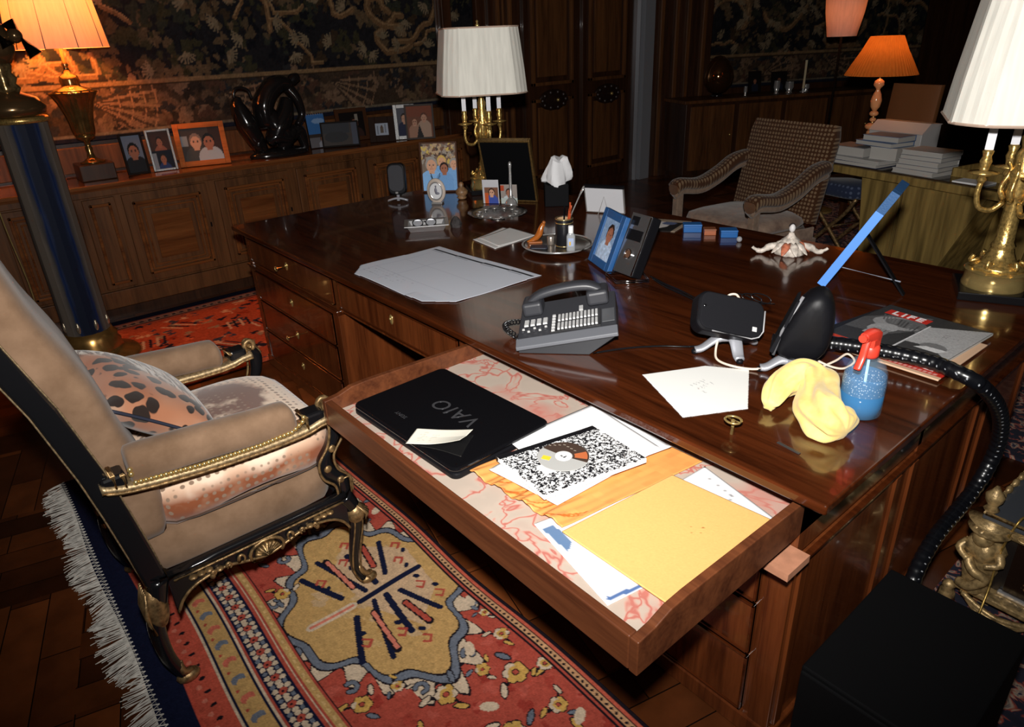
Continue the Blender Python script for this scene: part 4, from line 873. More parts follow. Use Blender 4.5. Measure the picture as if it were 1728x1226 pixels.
o = MB().loft([[(a-.006*1, b_, d) for a, b_, d in q] for q in ([(-.004, .985, -.04), (-.004, .985, .04), (-.05, .835, .04), (-.05, .835, -.04)], [(-.012, .98, -.036), (-.012, .98, .036), (-.06, .84, .036), (-.06, .84, -.036)])]).build('grille', bpy.data.materials['grille_cloth'], SPR, bevel=.002); o.matrix_local = MS
MB().tube([(0, -.01, .02), (0, -.01, .05)], .013, 12).build('stem', M_alu, SPR, smooth=True)
tripod(SPR, (0, -.01, .028), ((-.06, -.065, .010), (.035, -.060, .010), (.03, .06, .010)))
CR = plain('cream_cable', (.62, .52, .42), .6)
cable('speaker_cable', 'cream cable looping from under the left tilted speaker to the upright speaker', [(-.965, 1.525, .83), (-.955, 1.50, .80), (-.93, 1.475, .787), (-.88, 1.475, .785), (-.83, 1.50, .786), (-.80, 1.53, .80)], .0035, CR)
cable('speaker_cable', 'cream cable knotted behind the upright speaker next to the black sleeve', [(-.735, 1.63, .80), (-.70, 1.64, .79), (-.675, 1.66, .787), (-.665, 1.69, .80), (-.69, 1.70, .81), (-.70, 1.66, .80), (-.72, 1.62, .787)], .0032, CR)
lp = [MF @ Vector((.035+.03*cos(a)*1.2+.0012*i, .062+.013*sin(a), -.02+.001*i))+SPL.location for i, a in enumerate(np.linspace(0, 18, 46))]
tag(MB().tube(lp, .0018, 5).build('bundled_cable', M_black, None, smooth=True), 'bundled dark cable lying on top of the left tilted speaker', 'cable')
cable('speaker_cable', 'short cream cable end hooked over the top of the left tilted speaker', [MF @ Vector(p)+SPL.location for p in ((-.01, .052, -.02), (.0, .064, -.01), (.016, .066, -.005), (.03, .055, -.01))], .0034, CR)
# ============================================================ cloth and spray bottle
def cloth():
    sp = spline([(-.690, 1.325, .800), (-.712, 1.40, .814), (-.695, 1.468, .826), (-.655, 1.475, .826), (-.618, 1.415, .822), (-.582, 1.355, .818), (-.548, 1.335, .815), (-.512, 1.325, .806)], 6); k = len(sp)
    rr = np.interp(np.linspace(0, 1, k), [0, .12, .3, .45, .55, .7, .85, .95, 1], [.014, .028, .038, .038, .036, .046, .050, .042, .014]); n = 36; rg = []
    for i, p in enumerate(sp):
        d = (sp[min(i+1, k-1)]-sp[max(i-1, 0)]).normalized(); a, b_ = basis(d); row = []
        for j in range(n):
            t = 2*pi*j/n; w_ = 1+.15*sin(3*t+i*.30)+.11*sin(5*t-i*.22+1)+.09*sin(8*t+i*.35)+.06*abs(sin(6*t+i*.2))+.05*sin(13*t-i*.3)
            q = p+a*(rr[i]*1.05*w_*cos(t))+b_*(rr[i]*w_*sin(t)*.95); q.z = max(q.z, .7812+.0005*sin(j)); row.append(q)
        rg.append(row)
    return tag(MB().loft(rg).build('cleaning_cloth', fabric('yellow_cloth', (.78, .56, .16), (.86, .66, .24), 30, .95, .2, 600), None, smooth=True, sub=1), 'crumpled yellow cleaning cloth beside the blue spray bottle', 'cloth')
cloth()
SB = thing('spray_bottle', 'clear spray bottle of blue liquid with red trigger head beside the yellow cloth', 'bottle', (-.552, 1.478, .78))
pf = [(.0, .0), (.040, .0), (.0455, .006), (.0465, .03), (.0465, .085), (.044, .108), (.036, .128), (.022, .140), (.0155, .144), (.0155, .152)]
sm, nt, b = newmat('clear_plastic'); b.inputs['Base Color'].default_value = (.35, .5, .65, 1); b.inputs['Alpha'].default_value = .12; b.inputs['Roughness'].default_value = .05
MB().lathe(pf, 36, cap=False).build('bottle', sm, SB, smooth=True)
lq, nt, b = newmat('blue_liquid'); b.inputs['Base Color'].default_value = (.0, .13, .34, 1); b.inputs['Roughness'].default_value = .1; b.inputs['Transmission Weight'].default_value = .2; b.inputs['IOR'].default_value = 1.2
MB().lathe([(.0, .003), (.042, .003), (.045, .03), (.045, .058), (.0, .058)], 32).build('liquid', lq, SB, smooth=True)
fm, nt, b = newmat('droplet_film'); v = N(nt, 'ShaderNodeTexVoronoi', Scale=190.0); nt.links.new(coords(nt), v.inputs[0]); nt.links.new(ramp(nt, v.outputs['Distance'], [(.1, (.6, .72, .85)), (.36, (.05, .17, .36))]), b.inputs['Base Color']); b.inputs['Roughness'].default_value = .2; b.inputs['Alpha'].default_value = .72
MB().lathe([(.0452, .058), (.0454, .085), (.0432, .1)], 32, cap=False).build('droplets', fm, SB, smooth=True)
M_red = plain('red_plastic', (.62, .045, .025), .35)
MB().lathe([(.0175, .144), (.0185, .15), (.0185, .168), (.015, .172)], 20).build('cap', M_red, SB, smooth=True)
Mh = rz(R(268)); m = MB(); m.loft([sup((x, 0, z), (0, 1, 0), (0, 0, 1), w_, h_, 14, 4) for x, z, w_, h_ in ((-.022, .19, .010, .010), (-.01, .192, .013, .016), (.01, .198, .012, .014), (.03, .200, .010, .011), (.042, .2, .009, .010))]).box(-.014, .014, -.012, .012, .165, .188); m.build('spray_head', M_red, SB, smooth=True, ang=40).matrix_local = Mh
m = MB(); m.loft([sup(p, (0, 1, 0), (1, 0, 0), .008, .0045, 10, 4) for p in spline([(.024, 0, .192), (.03, 0, .172), (.036, 0, .15), (.05, 0, .128)], 4)]); m.build('trigger', M_red, SB, smooth=True).matrix_local = Mh
MB().lathe([(.009, 0), (.009, .008)], 14, M=Matrix.Translation((.042, 0, .2)) @ Matrix.Rotation(R(90), 4, 'Y')).build('nozzle', M_red, SB).matrix_local = Mh
MB().tube([(0, 0, .15), (.003, 0, .006)], .003, 8).build('dip_tube', plain('pale_tube', (.35, .6, .85), .4), SB, smooth=True)
# ============================================================ magazines at the right end
fo = ((-.845, 1.87), (-.60, 1.80), (-.56, 2.06), (-.80, 2.135))
tag(MB().prism([(x+.7, y-1.97) for x, y in fo], 0, .004).build('black_folder', plain('black_card', (.008, .008, .01), .6), None), 'thin black folder lowest in the pile of magazines, showing at its left', 'folder').location = (-.7, 1.97, .7802)
c = Cv(.27, .35, .004, (206, 170, 140)); c.rect(0, .018, .27, .045, (184, 40, 30))
for i in range(14): c.rect(.09+.012*i, .024, .098+.012*i, .034, (214, 150, 140))
sheet('magazine', 'red and cream magazine peeking out below the black and white magazine', 'magazine', ((-.755, 1.763), (-.485, 1.752), (-.475, 2.06), (-.745, 2.075)), .7895, c, thick=.004)
MG = thing('magazine', 'large black and white cover magazine with red masthead under the black cable sleeve', 'magazine', (-.64, 1.975, .79))
P = ((-.812, 1.815), (-.512, 1.79), (-.487, 2.135), (-.778, 2.165)); c = Cv(.27, .35, .0018, (58, 58, 60)); G = lambda g: (g, g, g+1)
c.rect(0, 0, .27, .35, G(52)); c.poly([(.0, .20), (.06, .30), (.13, .33), (.14, .2), (.1, .12), (0, .1)], G(80)); c.ell(.085, .22, .06, .05, G(140), .4); c.ell(.1, .235, .05, .035, G(96), .4)
for k in range(14): c.line([(.03+.01*k, .265-.002*k), (.045+.009*k, .225-.003*k)], .004, G(int(rng.integers(60, 120))))
c.ell(.075, .16, .03, .045, G(150), -.3)
for k in range(4): c.line([(.06+.012*k, .15), (.055+.014*k, .10)], .009, G(150-10*k)); c.line([(.066+.012*k, .15), (.061+.014*k, .10)], .0015, G(60))
c.rect(0, 0, .09, .02, (180, 60, 40)); c.poly([(.15, .0), (.27, .0), (.27, .35), (.15, .26)], G(162)); c.rect(.147, 0, .151, .27, G(205))
c.poly([(.152, 0), (.27, 0), (.27, .07), (.21, .13), (.152, .12)], G(58)); c.ell(.215, .13, .03, .03, G(112)); c.poly([(.18, .1), (.235, .1), (.25, .13), (.2, .125)], G(196)); c.noise(.08, 2)
for i in range(4): scribble(c, .2, .25-.012*i, .05, 1, .01, G(90))
f = bil(P, .0072, MG.location.x, MG.location.y); c.noise(.03)
c.mesh('cover', A_gloss, MG, lambda X, Y: f(X/.27, Y/.35), .0008); MB().prism([(x-MG.location.x, y-MG.location.y) for x, y in P], 0, .006).build('pages', plain('page_edges', (.5, .49, .46), .8), MG)
ang = math.atan2(P[2][1]-P[3][1], P[2][0]-P[3][0]); MT = Matrix.Translation((-.697-MG.location.x, 2.098-MG.location.y, .0076)) @ Matrix.Rotation(ang, 4, 'Z')
o = MB().box(-.062, .062, -.019, .019, 0, .0004).build('masthead', plain('masthead_red', (.55, .03, .02), .4), MG); o.matrix_local = MT
text('masthead_lettering', 'LIFE', .042, plain('masthead_white', (.8, .8, .8), .5), MG, MT @ Matrix.Translation((0, .0, .0006)), .0002, 0, 1.3, .0012)
# ============================================================ standing frames
def stand(name, label, cat, B, yaw, tilt, group=None, zt=.78):
    a, t = R(yaw), R(tilt); ex = Vector((cos(a), sin(a), 0)); nh = Vector((-sin(a), cos(a), 0)); up = nh*sin(t)+Vector((0, 0, cos(t)))
    o = thing(name, label, cat, group=group); o.matrix_world = frame_at(Vector((B[0], B[1], zt+.016*max(0, -sin(t)))), ex, up); return o
def ring(mb, w, h, fw, z0, z1, fb=None):
    fb = fb or fw
    return mb.box(0, fw, 0, h, z0, z1).box(w-fw, w, 0, h, z0, z1).box(fw, w-fw, 0, fb, z0, z1).box(fw, w-fw, h-fw, h, z0, z1)
M_back = plain('frame_backing', (.008, .008, .010), .8, spec=.1)
def frame(label, B, yaw, tilt, w, h, fw, mat, cv=None, d=.016, zt=.78, strut=True, group=None, back=M_back):
    o = stand('picture_frame', label, 'picture frame', B, yaw, tilt, group, zt+d*max(0, sin(R(tilt)))+.0005)
    ring(MB(), w, h, fw, -d, .004).build('frame', mat, o, bevel=.002)
    MB().box(fw*.5, w-fw*.5, fw*.5, h-fw*.5, -d+.001, -d+.004).build('backing', back, o)
    if cv:
        sx, sy = (w-2*fw)/cv.w, (h-2*fw)/cv.h; cv.mesh('photograph', A_gloss, o, lambda X, Y: np.stack([fw+X*sx, fw+Y*sy, 0*X-.002], 1))
    if strut:
        tl = R(tilt); L_ = h*.62; e = -d-L_*.42
        MB().box(w*.38, w*.62, h*.04, h*.66, -.002, .002, Matrix.Translation((0, 0, -d-.012)) @ Matrix.Rotation(R(-0), 4, 'X')).build('strut', back, o)
    return o
SK, SKD, HG, HW, HB = (206, 156, 128), (160, 104, 80), (150, 146, 142), (206, 170, 90), (40, 28, 24)
def person_on(c, x, y, s, skin, hair, shirt):                       # a small printed portrait: shoulders, neck, head, hair, features
    c.ell(x, y-2.1*s, 1.7*s, 1.5*s, shirt); c.rect(x-1.7*s, 0, x+1.7*s, max(.001, y-2.1*s), shirt); c.rect(x-.4*s, y-1.2*s, x+.4*s, y-.5*s, skin)
    c.ell(x, y+.18*s, .86*s, 1.08*s, hair); c.ell(x, y-.08*s, .7*s, .92*s, skin)
    for e in (-.28, .28): c.ell(x+e*s, y+.05*s, .12*s, .07*s, (70, 50, 44)); c.line([(x+(e-.14)*s, y+.2*s), (x+(e+.14)*s, y+.2*s)], .06*s, hair)
    c.line([(x, y+.02*s), (x+.06*s, y-.25*s), (x-.04*s, y-.27*s)], .05*s, SKD); c.line([(x-.22*s, y-.5*s), (x+.22*s, y-.5*s)], .08*s, (160, 84, 74))
# large portrait at the left back of the desk
c = Cv(.2, .27, .0024, (120, 104, 92))
for _ in range(90): c.blob(rng.uniform(0, .2), rng.uniform(.16, .27), rng.uniform(.006, .014), [(176, 150, 120), (70, 58, 52), (196, 170, 90), (150, 140, 130), (110, 80, 64)][rng.integers(5)])
person_on(c, .185, .15, .028, SK, HG, (120, 166, 216)); person_on(c, .115, .165, .03, SK, HW, (120, 166, 216)); person_on(c, .055, .145, .04, SK, HG, (132, 178, 226)); person_on(c, .128, .125, .03, SKD, HB, (112, 158, 210)); c.noise(.06)
frame('thin dark frame with a bright portrait of people in pale blue on the desk', (-3.466, 2.20), 46, 4, .22, .285, .009, plain('dark_wood_frame', (.06, .022, .01), .5, spec=.15), c)
MP = thing('oval_medal', 'oval silver and cream cameo on a little stand in front of the people portrait', 'ornament', (-3.145, 2.085, .78), R(40))
Mv = Matrix.Rotation(R(90), 4, 'X')
MB().lathe([(.0, -.006), (.05, -.006), (.053, 0), (.05, .006), (.0, .006)], 28, M=Matrix.Translation((0, 0, .072)) @ Mv, sy=1.28).build('rim', plain('cream_stone', (.50, .42, .36), .4), MP, smooth=True)
MB().lathe([(.034, .005), (.039, .009), (.036, .011), (.033, .009)], 28, M=Matrix.Translation((0, 0, .072)) @ Mv, sy=1.3, cap=False).build('inner_ring', M_silver, MP, smooth=True)
MB().lathe([(.0, .0075), (.034, .0075)], 28, M=Matrix.Translation((0, 0, .072)) @ Mv, sy=1.3, cap=False).build('plaque', plain('cameo_white', (.6, .6, .62), .5), MP)
MB().ell((0, -.010, .075), (.008, .004, .016), 10, 8).ell((.001, -.010, .097), (.005, .004, .006), 8, 6).ell((.008, -.010, .06), (.013, .004, .007), 10, 6).build('cameo_figure', plain('cameo_grey', (.16, .16, .2), .4), MP, smooth=True)
MB().cbox((0, .012, .006), (.06, .05, .012)).build('base', M_silver, MP, bevel=.003)
for s in (-1, 1): MB().tube([(s*.012, 0, .13), (s*.026, .01, .165)], .002, 6).build('ribbon', M_bplas, MP)
G_ = thing('gourd_ornament', 'small brown carved gourd ornament on the desk right of the people portrait', 'ornament', (-3.135, 2.247, .78))
MB().lathe([(.008, 0), (.022, .004), (.028, .012), (.022, .02), (.034, .034), (.034, .048), (.022, .062), (.012, .07), (.014, .084), (.010, .094), (0, .098)], 18).build('body', plain('gourd', (.22, .12, .055), .45, noise=.4, nscale=60), G_, smooth=True); MB().tube([(0, 0, .094), (.003, 0, .106)], .003, 6).build('stem', M_bplas, G_)
SS = stand('satellite_speaker', 'small black speaker on a silver foot at the back left of the desk', 'speaker', (-3.372, 1.915), 46, 6)
MB().prism([(.05+x, .13+y) for x, y in rrect(.098, .17, .03)], -.05, .0).build('cabinet', M_bplas, SS, bevel=.008)
MB().prism([(.05+x, .135+y) for x, y in rrect(.084, .14, .03)], -.004, .005).build('grille', plain('grille_grey', (.03, .03, .036), .8), SS, bevel=.003)
MB().box(.043, .057, .052, .062, .0, .006).build('badge', M_silver, SS); MB().tube([(.05, .012, -.02), (.05, .05, -.02)], .009, 10).build('stem', M_alu, SS)
MB().loft([sup((x, .012+.014*cos((x-.05)*26), -.012), (0, 1, 0), (0, 0, 1), .006, .012, 10, 3) for x in np.linspace(-.006, .106, 10)]).build('foot', M_alu, SS, smooth=True)
# silver tray with spectacles
TY = thing('pin_tray', 'rectangular silver dish holding spectacles near the back left of the desk', 'tray', (-2.735, 1.742, .78), R(57))
m = MB(); rg = [[(x*w_, y*d_, z) for x, y in ((-1, -1), (1, -1), (1, 1), (-1, 1))] for z, w_, d_ in ((0, .078, .052), (.024, .09, .064), (.03, .105, .078), (.033, .105, .078), (.030, .086, .06), (.008, .074, .048))]; m.loft(rg); m.build('dish', plain('polished_silver', (.62, .62, .63), .3, .85), TY, bevel=.002)
SP = thing('spectacles', 'dark folded spectacles lying in the rectangular silver dish', 'spectacles', (-2.742, 1.735, .791), R(57))
for s in (-1, 1):
    MB().tube([(s*.031+.024*cos(a), -.008+.002*sin(a), .022+.017*sin(a)) for a in np.linspace(0, 6.28, 19)[:-1]], .0022, 6, True).build('rim', M_bplas, SP, smooth=True)
    MB().lathe([(0, 0), (.023, 0)], 20, M=Matrix.Translation((s*.031, -.008, .022)) @ Mv, sy=.72, cap=False).build('lens', plain('lens', (.55, .56, .6), .06, .6), SP)
    MB().tube([(s*.056, -.006, .026), (s*.056, .03, .022), (s*.01, .038, .008)], .0018, 6).build('temple', M_bplas, SP)
MB().tube([(-.008, -.008, .026), (0, -.009, .029), (.008, -.008, .026)], .002, 6).build('bridge', M_bplas, SP)
tag(MB().lathe([(.0, 0), (.03, 0), (.034, .018), (.022, .04), (.01, .05), (0, .053)], 9, sy=.8).build('dark_crystal', plain('smoky_stone', (.05, .045, .045), .15, noise=.5), None), 'lump of dark smoky stone at the right end of the silver dish', 'stone').location = (-2.66, 1.86, .78)
# cut dish
DS = thing('footed_dish', 'wide round cut silver dish on a low foot, behind the two white sheets', 'dish', (-2.625, 2.09, .78))
m = MB(); m.lathe([(.035, 0), (.035, .004), (.012, .010), (.012, .016), (.07, .020), (.125, .030), (.145, .036), (.147, .038), (.12, .034), (.07, .026), (0, .024)], 48, lobes=24, amp=.02); m.build('plate', plain('cut_silver', (.30, .29, .28), .25, .8, noise=.6, nscale=80, bumps=.6, bscale=90), DS, smooth=True)
for k in range(12): MB().ell((.095*cos(k*.524), .095*sin(k*.524), .033), (.012, .012, .004), 8, 6).build('boss', M_silver, DS, smooth=True)
BL = thing('hand_bell', 'silver handbell with a tall thin handle behind the round cut dish', 'bell', (-2.764, 2.296, .78))
MB().lathe([(.034, 0), (.036, .006), (.034, .02), (.028, .035), (.016, .048), (.010, .056)], 24).build('bell', M_silver, BL, smooth=True)
MB().lathe([(.008, .054), (.012, .062), (.007, .07), (.008, .12), (.0065, .2), (.009, .222), (.006, .235), (0, .238)], 14).build('handle', M_silver, BL, smooth=True)
c = Cv(.09, .13, .003, (190, 190, 196)); c.rect(.012, .0, .085, .09, (120, 80, 60)); person_on(c, .05, .06, .02, SK, HB, (60, 80, 160)); c.rect(.012, .0, .03, .06, (190, 84, 40))
o = stand('photo_card', 'white bordered photo card standing behind the handbell on its left', 'card', (-2.95, 2.255), 38, -6); c.mesh('print', A_print, o, None, .002); MB().box(.02, .07, .0, .06, -.012, -.009).build('prop', M_back, o)
c = Cv(.09, .105, .003, (150, 140, 134)); person_on(c, .045, .06, .02, SKD, HB, (190, 200, 206)); c.rect(0, 0, .09, .03, (180, 190, 186)); c.rect(0, .07, .02, .1, (170, 70, 40))
o = stand('photo_card', 'photo card standing behind the handbell on its right', 'card', (-2.87, 2.315), 38, -6); c.mesh('print', A_print, o, None, .002); MB().box(.02, .07, .0, .06, -.012, -.009).build('prop', M_back, o)
# black frame seen from behind
EB = stand('picture_frame', 'large black backed frame with gilt edges seen from behind at the back of the desk', 'picture frame', (-2.99, 2.33), 32, -21)
MB().box(.008, .272, .0, .355, -.012, .012).build('velvet_back', plain('black_velvet', (.003, .003, .0035), .95, spec=.05), EB, bevel=.002)
ring(MB(), .28, .362, .010, -.016, .0155).build('gilt_edge', gold('thin_gilt', (.30, .18, .06), .4, 0), EB, bevel=.002)
# tissue box
TB = thing('tissue_box', 'black tissue box with a white tissue pulled up at the back of the desk', 'box', (-2.64, 2.505, .78), R(50))
MB().cbox((0, 0, .055), (.125, .125, .11)).build('box', plain('matt_black_card', (.005, .005, .006), .7, spec=.1), TB, bevel=.004)
rg = []
for i, (z, r) in enumerate(((.108, .05), (.112, .066), (.13, .07), (.155, .064), (.185, .055), (.21, .046), (.232, .040), (.24, .022))): rg.append([(r*(1+.22*sin(3*a+i*.25)+.12*sin(7*a+i*.5))*cos(a)+.012*i/7, r*.8*(1+.22*sin(3*a+i*.25))*sin(a), z+.014*sin(2*a+1)) for a in np.linspace(0, 6.283, 33)[:-1]])
MB().loft(rg).build('tissue', plain('tissue_white', (.78, .78, .8), .9, spec=.1), TB, smooth=True, ang=35)
# white card
WC = stand('picture_frame', 'silver edged frame with pale back seen from behind, at the middle back of the desk', 'picture frame', (-2.389, 2.477), 26, -19)
MB().box(.004, .196, .0, .142, -.006, .004).build('pale_back', plain('pale_card', (.6, .6, .63), .8), WC); ring(MB(), .2, .145, .006, -.008, .006).build('silver_edge', M_silver, WC, bevel=.001)
m = MB(); m.tube([(.07, .0, .05), (.1, .095, .008), (.135, .0, .05)], .002, 6); m.build('wire_strut', M_silver, WC); MB().box(-.002, .202, .138, .15, -.01, .008).build('dark_top_rail', M_bplas, WC, bevel=.001)
# round tray and what stands on it
RT = thing('round_tray', 'round silver tray with a beaded rim holding the pen pot', 'tray', (-2.035, 1.935, .78))
m = MB(); m.lathe([(.0, .004), (.05, .004), (.06, 0), (.066, 0), (.07, .004), (.118, .007), (.138, .014), (.148, .02), (.15, .022), (.146, .024), (.135, .019), (.116, .0125), (.0, .011)], 56); m.build('tray', plain('tarnished_silver', (.36, .33, .30), .22, .9), RT, smooth=True)
MB().tube([(.147*cos(a), .147*sin(a), .0225) for a in np.linspace(0, 6.283, 61)[:-1]], .004, 6, True).build('rim', M_silver, RT, smooth=True)
zr = .7916
PP = thing('pen_pot', 'black leather pen pot with thin gold bands on the round silver tray', 'pot', (-2.01, 1.95, zr))
MB().lathe([(.034, 0), (.036, .003), (.0365, .118), (.033, .12), (.032, .116), (.032, .01), (0, .01)], 32).build('cup', plain('black_leather', (.008, .008, .010), .4), PP, smooth=True, ang=40)
for z in (.004, .100, .116): MB().lathe([(.0366, z), (.0375, z+.001), (.0375, z+.003), (.0366, z+.004)], 32, cap=False).build('gold_band', M_brass, PP, smooth=True)
MB().lathe([(.0315, .012), (.0315, .117)], 28, cap=False).build('lining', plain('tan_lining', (.4, .26, .14), .7), PP)
for i, (dx, dy, tx, ty, L_, mt, lab) in enumerate(((-.004, .006, .012, .018, .17, plain('orange_plastic', (.55, .09, .03), .4), 'orange pen standing upright in the black pen pot'), (.010, .004, .02, .004, .165, bpy.data.materials['orange_plastic'], 'shorter orange pen leaning right in the black pen pot'), (.0, -.006, -.002, .01, .155, M_bplas, 'black pen between the orange pens in the black pen pot'))):
    p = thing('pen', lab, 'pen', (-2.01+dx, 1.95+dy, zr+.0105)); m = MB(); m.tube([(0, 0, 0), (tx, ty, L_*.8)], .004, 8); m.build('barrel', mt, p, smooth=True); MB().tube([(tx, ty, L_*.8), (tx*1.2, ty*1.2, L_)], .0045, 8).build('cap', mt, p, smooth=True)
LO = thing('letter_opener', 'long thin silver letter opener slanting out of the black pen pot', 'letter opener', (-2.012, 1.93, zr+.0105)); MB().tube([(.0, .0, 0), (.031, .036, .13), (.05, .062, .2)], .0028, 6).build('blade', M_silver, LO); MB().loft([sup(p, (1, 0, 0), (0, 1, 0), r, .003, 8, 3) for p, r in (((.05, .062, .2), .004), ((.056, .071, .222), .007), ((.06, .077, .238), .003))]).build('handle', M_silver, LO, smooth=True)
HS = thing('sanitiser_bottle', 'small clear gel bottle with white cap on the round silver tray', 'bottle', (-1.945, 1.925, zr-.002), R(50))
m = MB(); m.loft([sup((0, 0, z), (1, 0, 0), (0, 1, 0), a, b_, 20, 3.2) for z, a, b_ in ((0, .0165, .0105), (.003, .018, .012), (.062, .018, .012), (.072, .013, .011), (.076, .009, .009))]); m.build('bottle', plain('gel', (.42, .44, .46), .12, Alpha=.75), HS, smooth=True)
MB().lathe([(.0105, .075), (.0105, .103), (.0095, .105)], 20).build('cap', M_white, HS, smooth=True, ang=40); MB().box(-.012, .010, -.0135, -.0125, .022, .056).build('label', plain('bottle_label', (.35, .42, .6), .5), HS)
MB().box(-.008, -.001, -.0142, -.0134, .026, .042).build('label_fruit', plain('label_yellow', (.6, .38, .06), .5), HS)
AB = thing('amber_figurine', 'amber coloured carved animal figurine at the left of the round silver tray', 'figurine', (-2.135, 1.905, zr), R(52))
m = MB(); p = spline([(-.038, 0, .006), (-.02, 0, .012), (.0, 0, .022), (.014, 0, .04), (.022, 0, .06), (.028, 0, .074), (.036, 0, .082)], 5); m.loft([sup(q, (0, 1, 0), (.7, 0, -.7), r, r*.9, 12, 2.2) for q, r in zip(p, np.interp(np.linspace(0, 1, len(p)), [0, .25, .55, .8, .92, 1], [.004, .012, .018, .012, .0115, .004]))]); m.build('body', plain('amber', (.36, .10, .015), .15, coat=.5), AB, smooth=True)
MB().ell((.034, 0, .086), (.008, .007, .008), 10, 8).build('head', plain('amber_dark', (.3, .09, .02), .2), AB, smooth=True); MB().cbox((-.004, 0, .004), (.06, .03, .008)).build('base', bpy.data.materials['amber_dark'], AB, bevel=.003)
CJ = thing('candle_glass', 'little ribbed silver cup between the amber figurine and the pen pot', 'cup', (-2.07, 1.93, zr)); MB().lathe([(.012, 0), (.015, .002), (.016, .034), (.0145, .036), (.013, .01), (0, .008)], 20, lobes=10, amp=.05).build('cup', plain('silver_cup', (.7, .62, .55), .25, .8), CJ, smooth=True)
tag(MB().prism(rrect(.075, .05, .012), 0, .006).build('leather_case', plain('navy_leather', (.02, .024, .04), .5), None, bevel=.002), 'flat dark case lying at the front of the round silver tray', 'case').matrix_world = rz(R(40), (-2.065, 1.858, zr+.0015))
# blue frame, radio, flat photograph
c = Cv(.13, .16, .004, (130, 156, 190)); person_on(c, .07, .1, .034, SKD, HB, (176, 196, 222)); c.noise(.12, 2)
frame('blue leather frame with a pale portrait leaning beside the silver radio', (-1.817, 1.896), -24, 20, .188, .215, .03, plain('blue_leather', (.012, .075, .22), .5, bumps=.4), c)
RD = stand('pocket_radio', 'silver and black radio leaning on a wire stand beside the blue frame', 'radio', (-1.63, 1.832), -8, 24, zt=.797)
MB().box(0, .102, 0, .225, -.05, -.002).build('case', M_bplas, RD, bevel=.005); MB().box(.001, .101, .001, .224, -.004, .004).build('front', plain('chrome_front', (.42, .41, .42), .16, .9), RD, bevel=.004)
MB().lathe([(.0, .004), (.019, .004), (.019, .012), (.016, .013), (.016, .007), (0, .007)], 28, (.055, .075, 0)).build('dial', M_chrome, RD, smooth=True, ang=40); MB().lathe([(.0, .007), (.0145, .0078)], 24, (.055, .075, 0), cap=False).build('dial_face', plain('dial_dark', (.1, .05, .03), .3), RD)
MB().box(.012, .09, .125, .165, .003, .006).build('screen', M_black, RD, bevel=.002); MB().box(.012, .05, .18, .212, .003, .006).build('window', M_black, RD, bevel=.002)
MB().tube([(.1, .004, .003), (.1, .22, .003)], .003, 6).build('edge_trim', M_chrome, RD, smooth=True)
WS = thing('wire_stand', 'chrome wire stand holding the leaning silver radio', 'stand', (-1.56, 1.83, .78))
for dz in (.004, .0125): MB().tube([(-.085, -.02, dz), (.015, -.075, dz), (.085, .02, dz), (.0, .085, dz)], .0034, 6, True).build('loop', M_chrome, WS, smooth=True)
MB().tube([(.0, .085, .01), (-.03, .14, .12), (-.02, .13, .15)], .003, 6).build('back_wire', M_chrome, WS, smooth=True)
for i, off in enumerate((0, .022)):
    cable('radio_cable', ('black cable running from the radio stand to the left tilted speaker, the rear one', 'black cable running from the radio stand to the left tilted speaker, the front one')[i], [(-1.5+off, 1.89-off*.6, .79), (-1.42+off, 1.87-off, .7855), (-1.30+off, 1.84-off, .785), (-1.18+off, 1.79-off, .785), (-1.08+off*.5, 1.70-off, .785), (-1.02+off*.4, 1.65-off*.8, .80-off*.6)], .0036, M_black)
c = Cv(.2, .24, .005, (40, 38, 38)); c.ell(.09, .12, .05, .07, (206, 200, 196)); c.rect(0, .19, .2, .24, (150, 134, 116)); c.rect(.185, 0, .2, .24, (150, 134, 116)); c.ell(.13, .16, .03, .03, (90, 100, 130))
sheet('flat_photograph', 'black and white photograph lying flat behind the radio', 'photo', ((-2.0, 2.36), (-1.83, 2.46), (-1.885, 2.66), (-2.10, 2.57)), .783, c, thick=.0022, mat=A_gloss)
def small_box(label, x, y, a, w, d, h, mat, lid):
    t = thing('trinket_box', label, 'box', (x, y, .78), R(a)); MB().cbox((0, 0, h*.36), (w, d, h*.72)).build('box', mat, t, bevel=.002); MB().cbox((0, 0, h*.86), (w+.003, d+.003, h*.28)).build('lid', lid, t, bevel=.003)
bl = plain('blue_enamel', (.012, .10, .32), .35); bl2 = plain('blue_enamel_lid', (.02, .12, .36), .35)
small_box('bright blue trinket box, leftmost of three little boxes near the shell figurine', -1.785, 2.525, 42, .078, .05, .036, bl, bl2)
small_box('orange trinket box between two blue ones at the back right of the desk', -1.70, 2.535, 42, .05, .045, .027, plain('orange_enamel', (.34, .10, .04), .4), plain('orange_lid', (.26, .09, .04), .4))
small_box('bright blue trinket box, rightmost of three little boxes near the shell figurine', -1.622, 2.56, 42, .07, .055, .032, bl, bl2)
tag(MB().ell((0, 0, .0118), .012, 14, 10).build('marble', plain('grey_glass', (.3, .3, .32), .1), None, smooth=True), 'small grey glass marble right of the trinket boxes', 'marble').location = (-1.538, 2.513, .78)
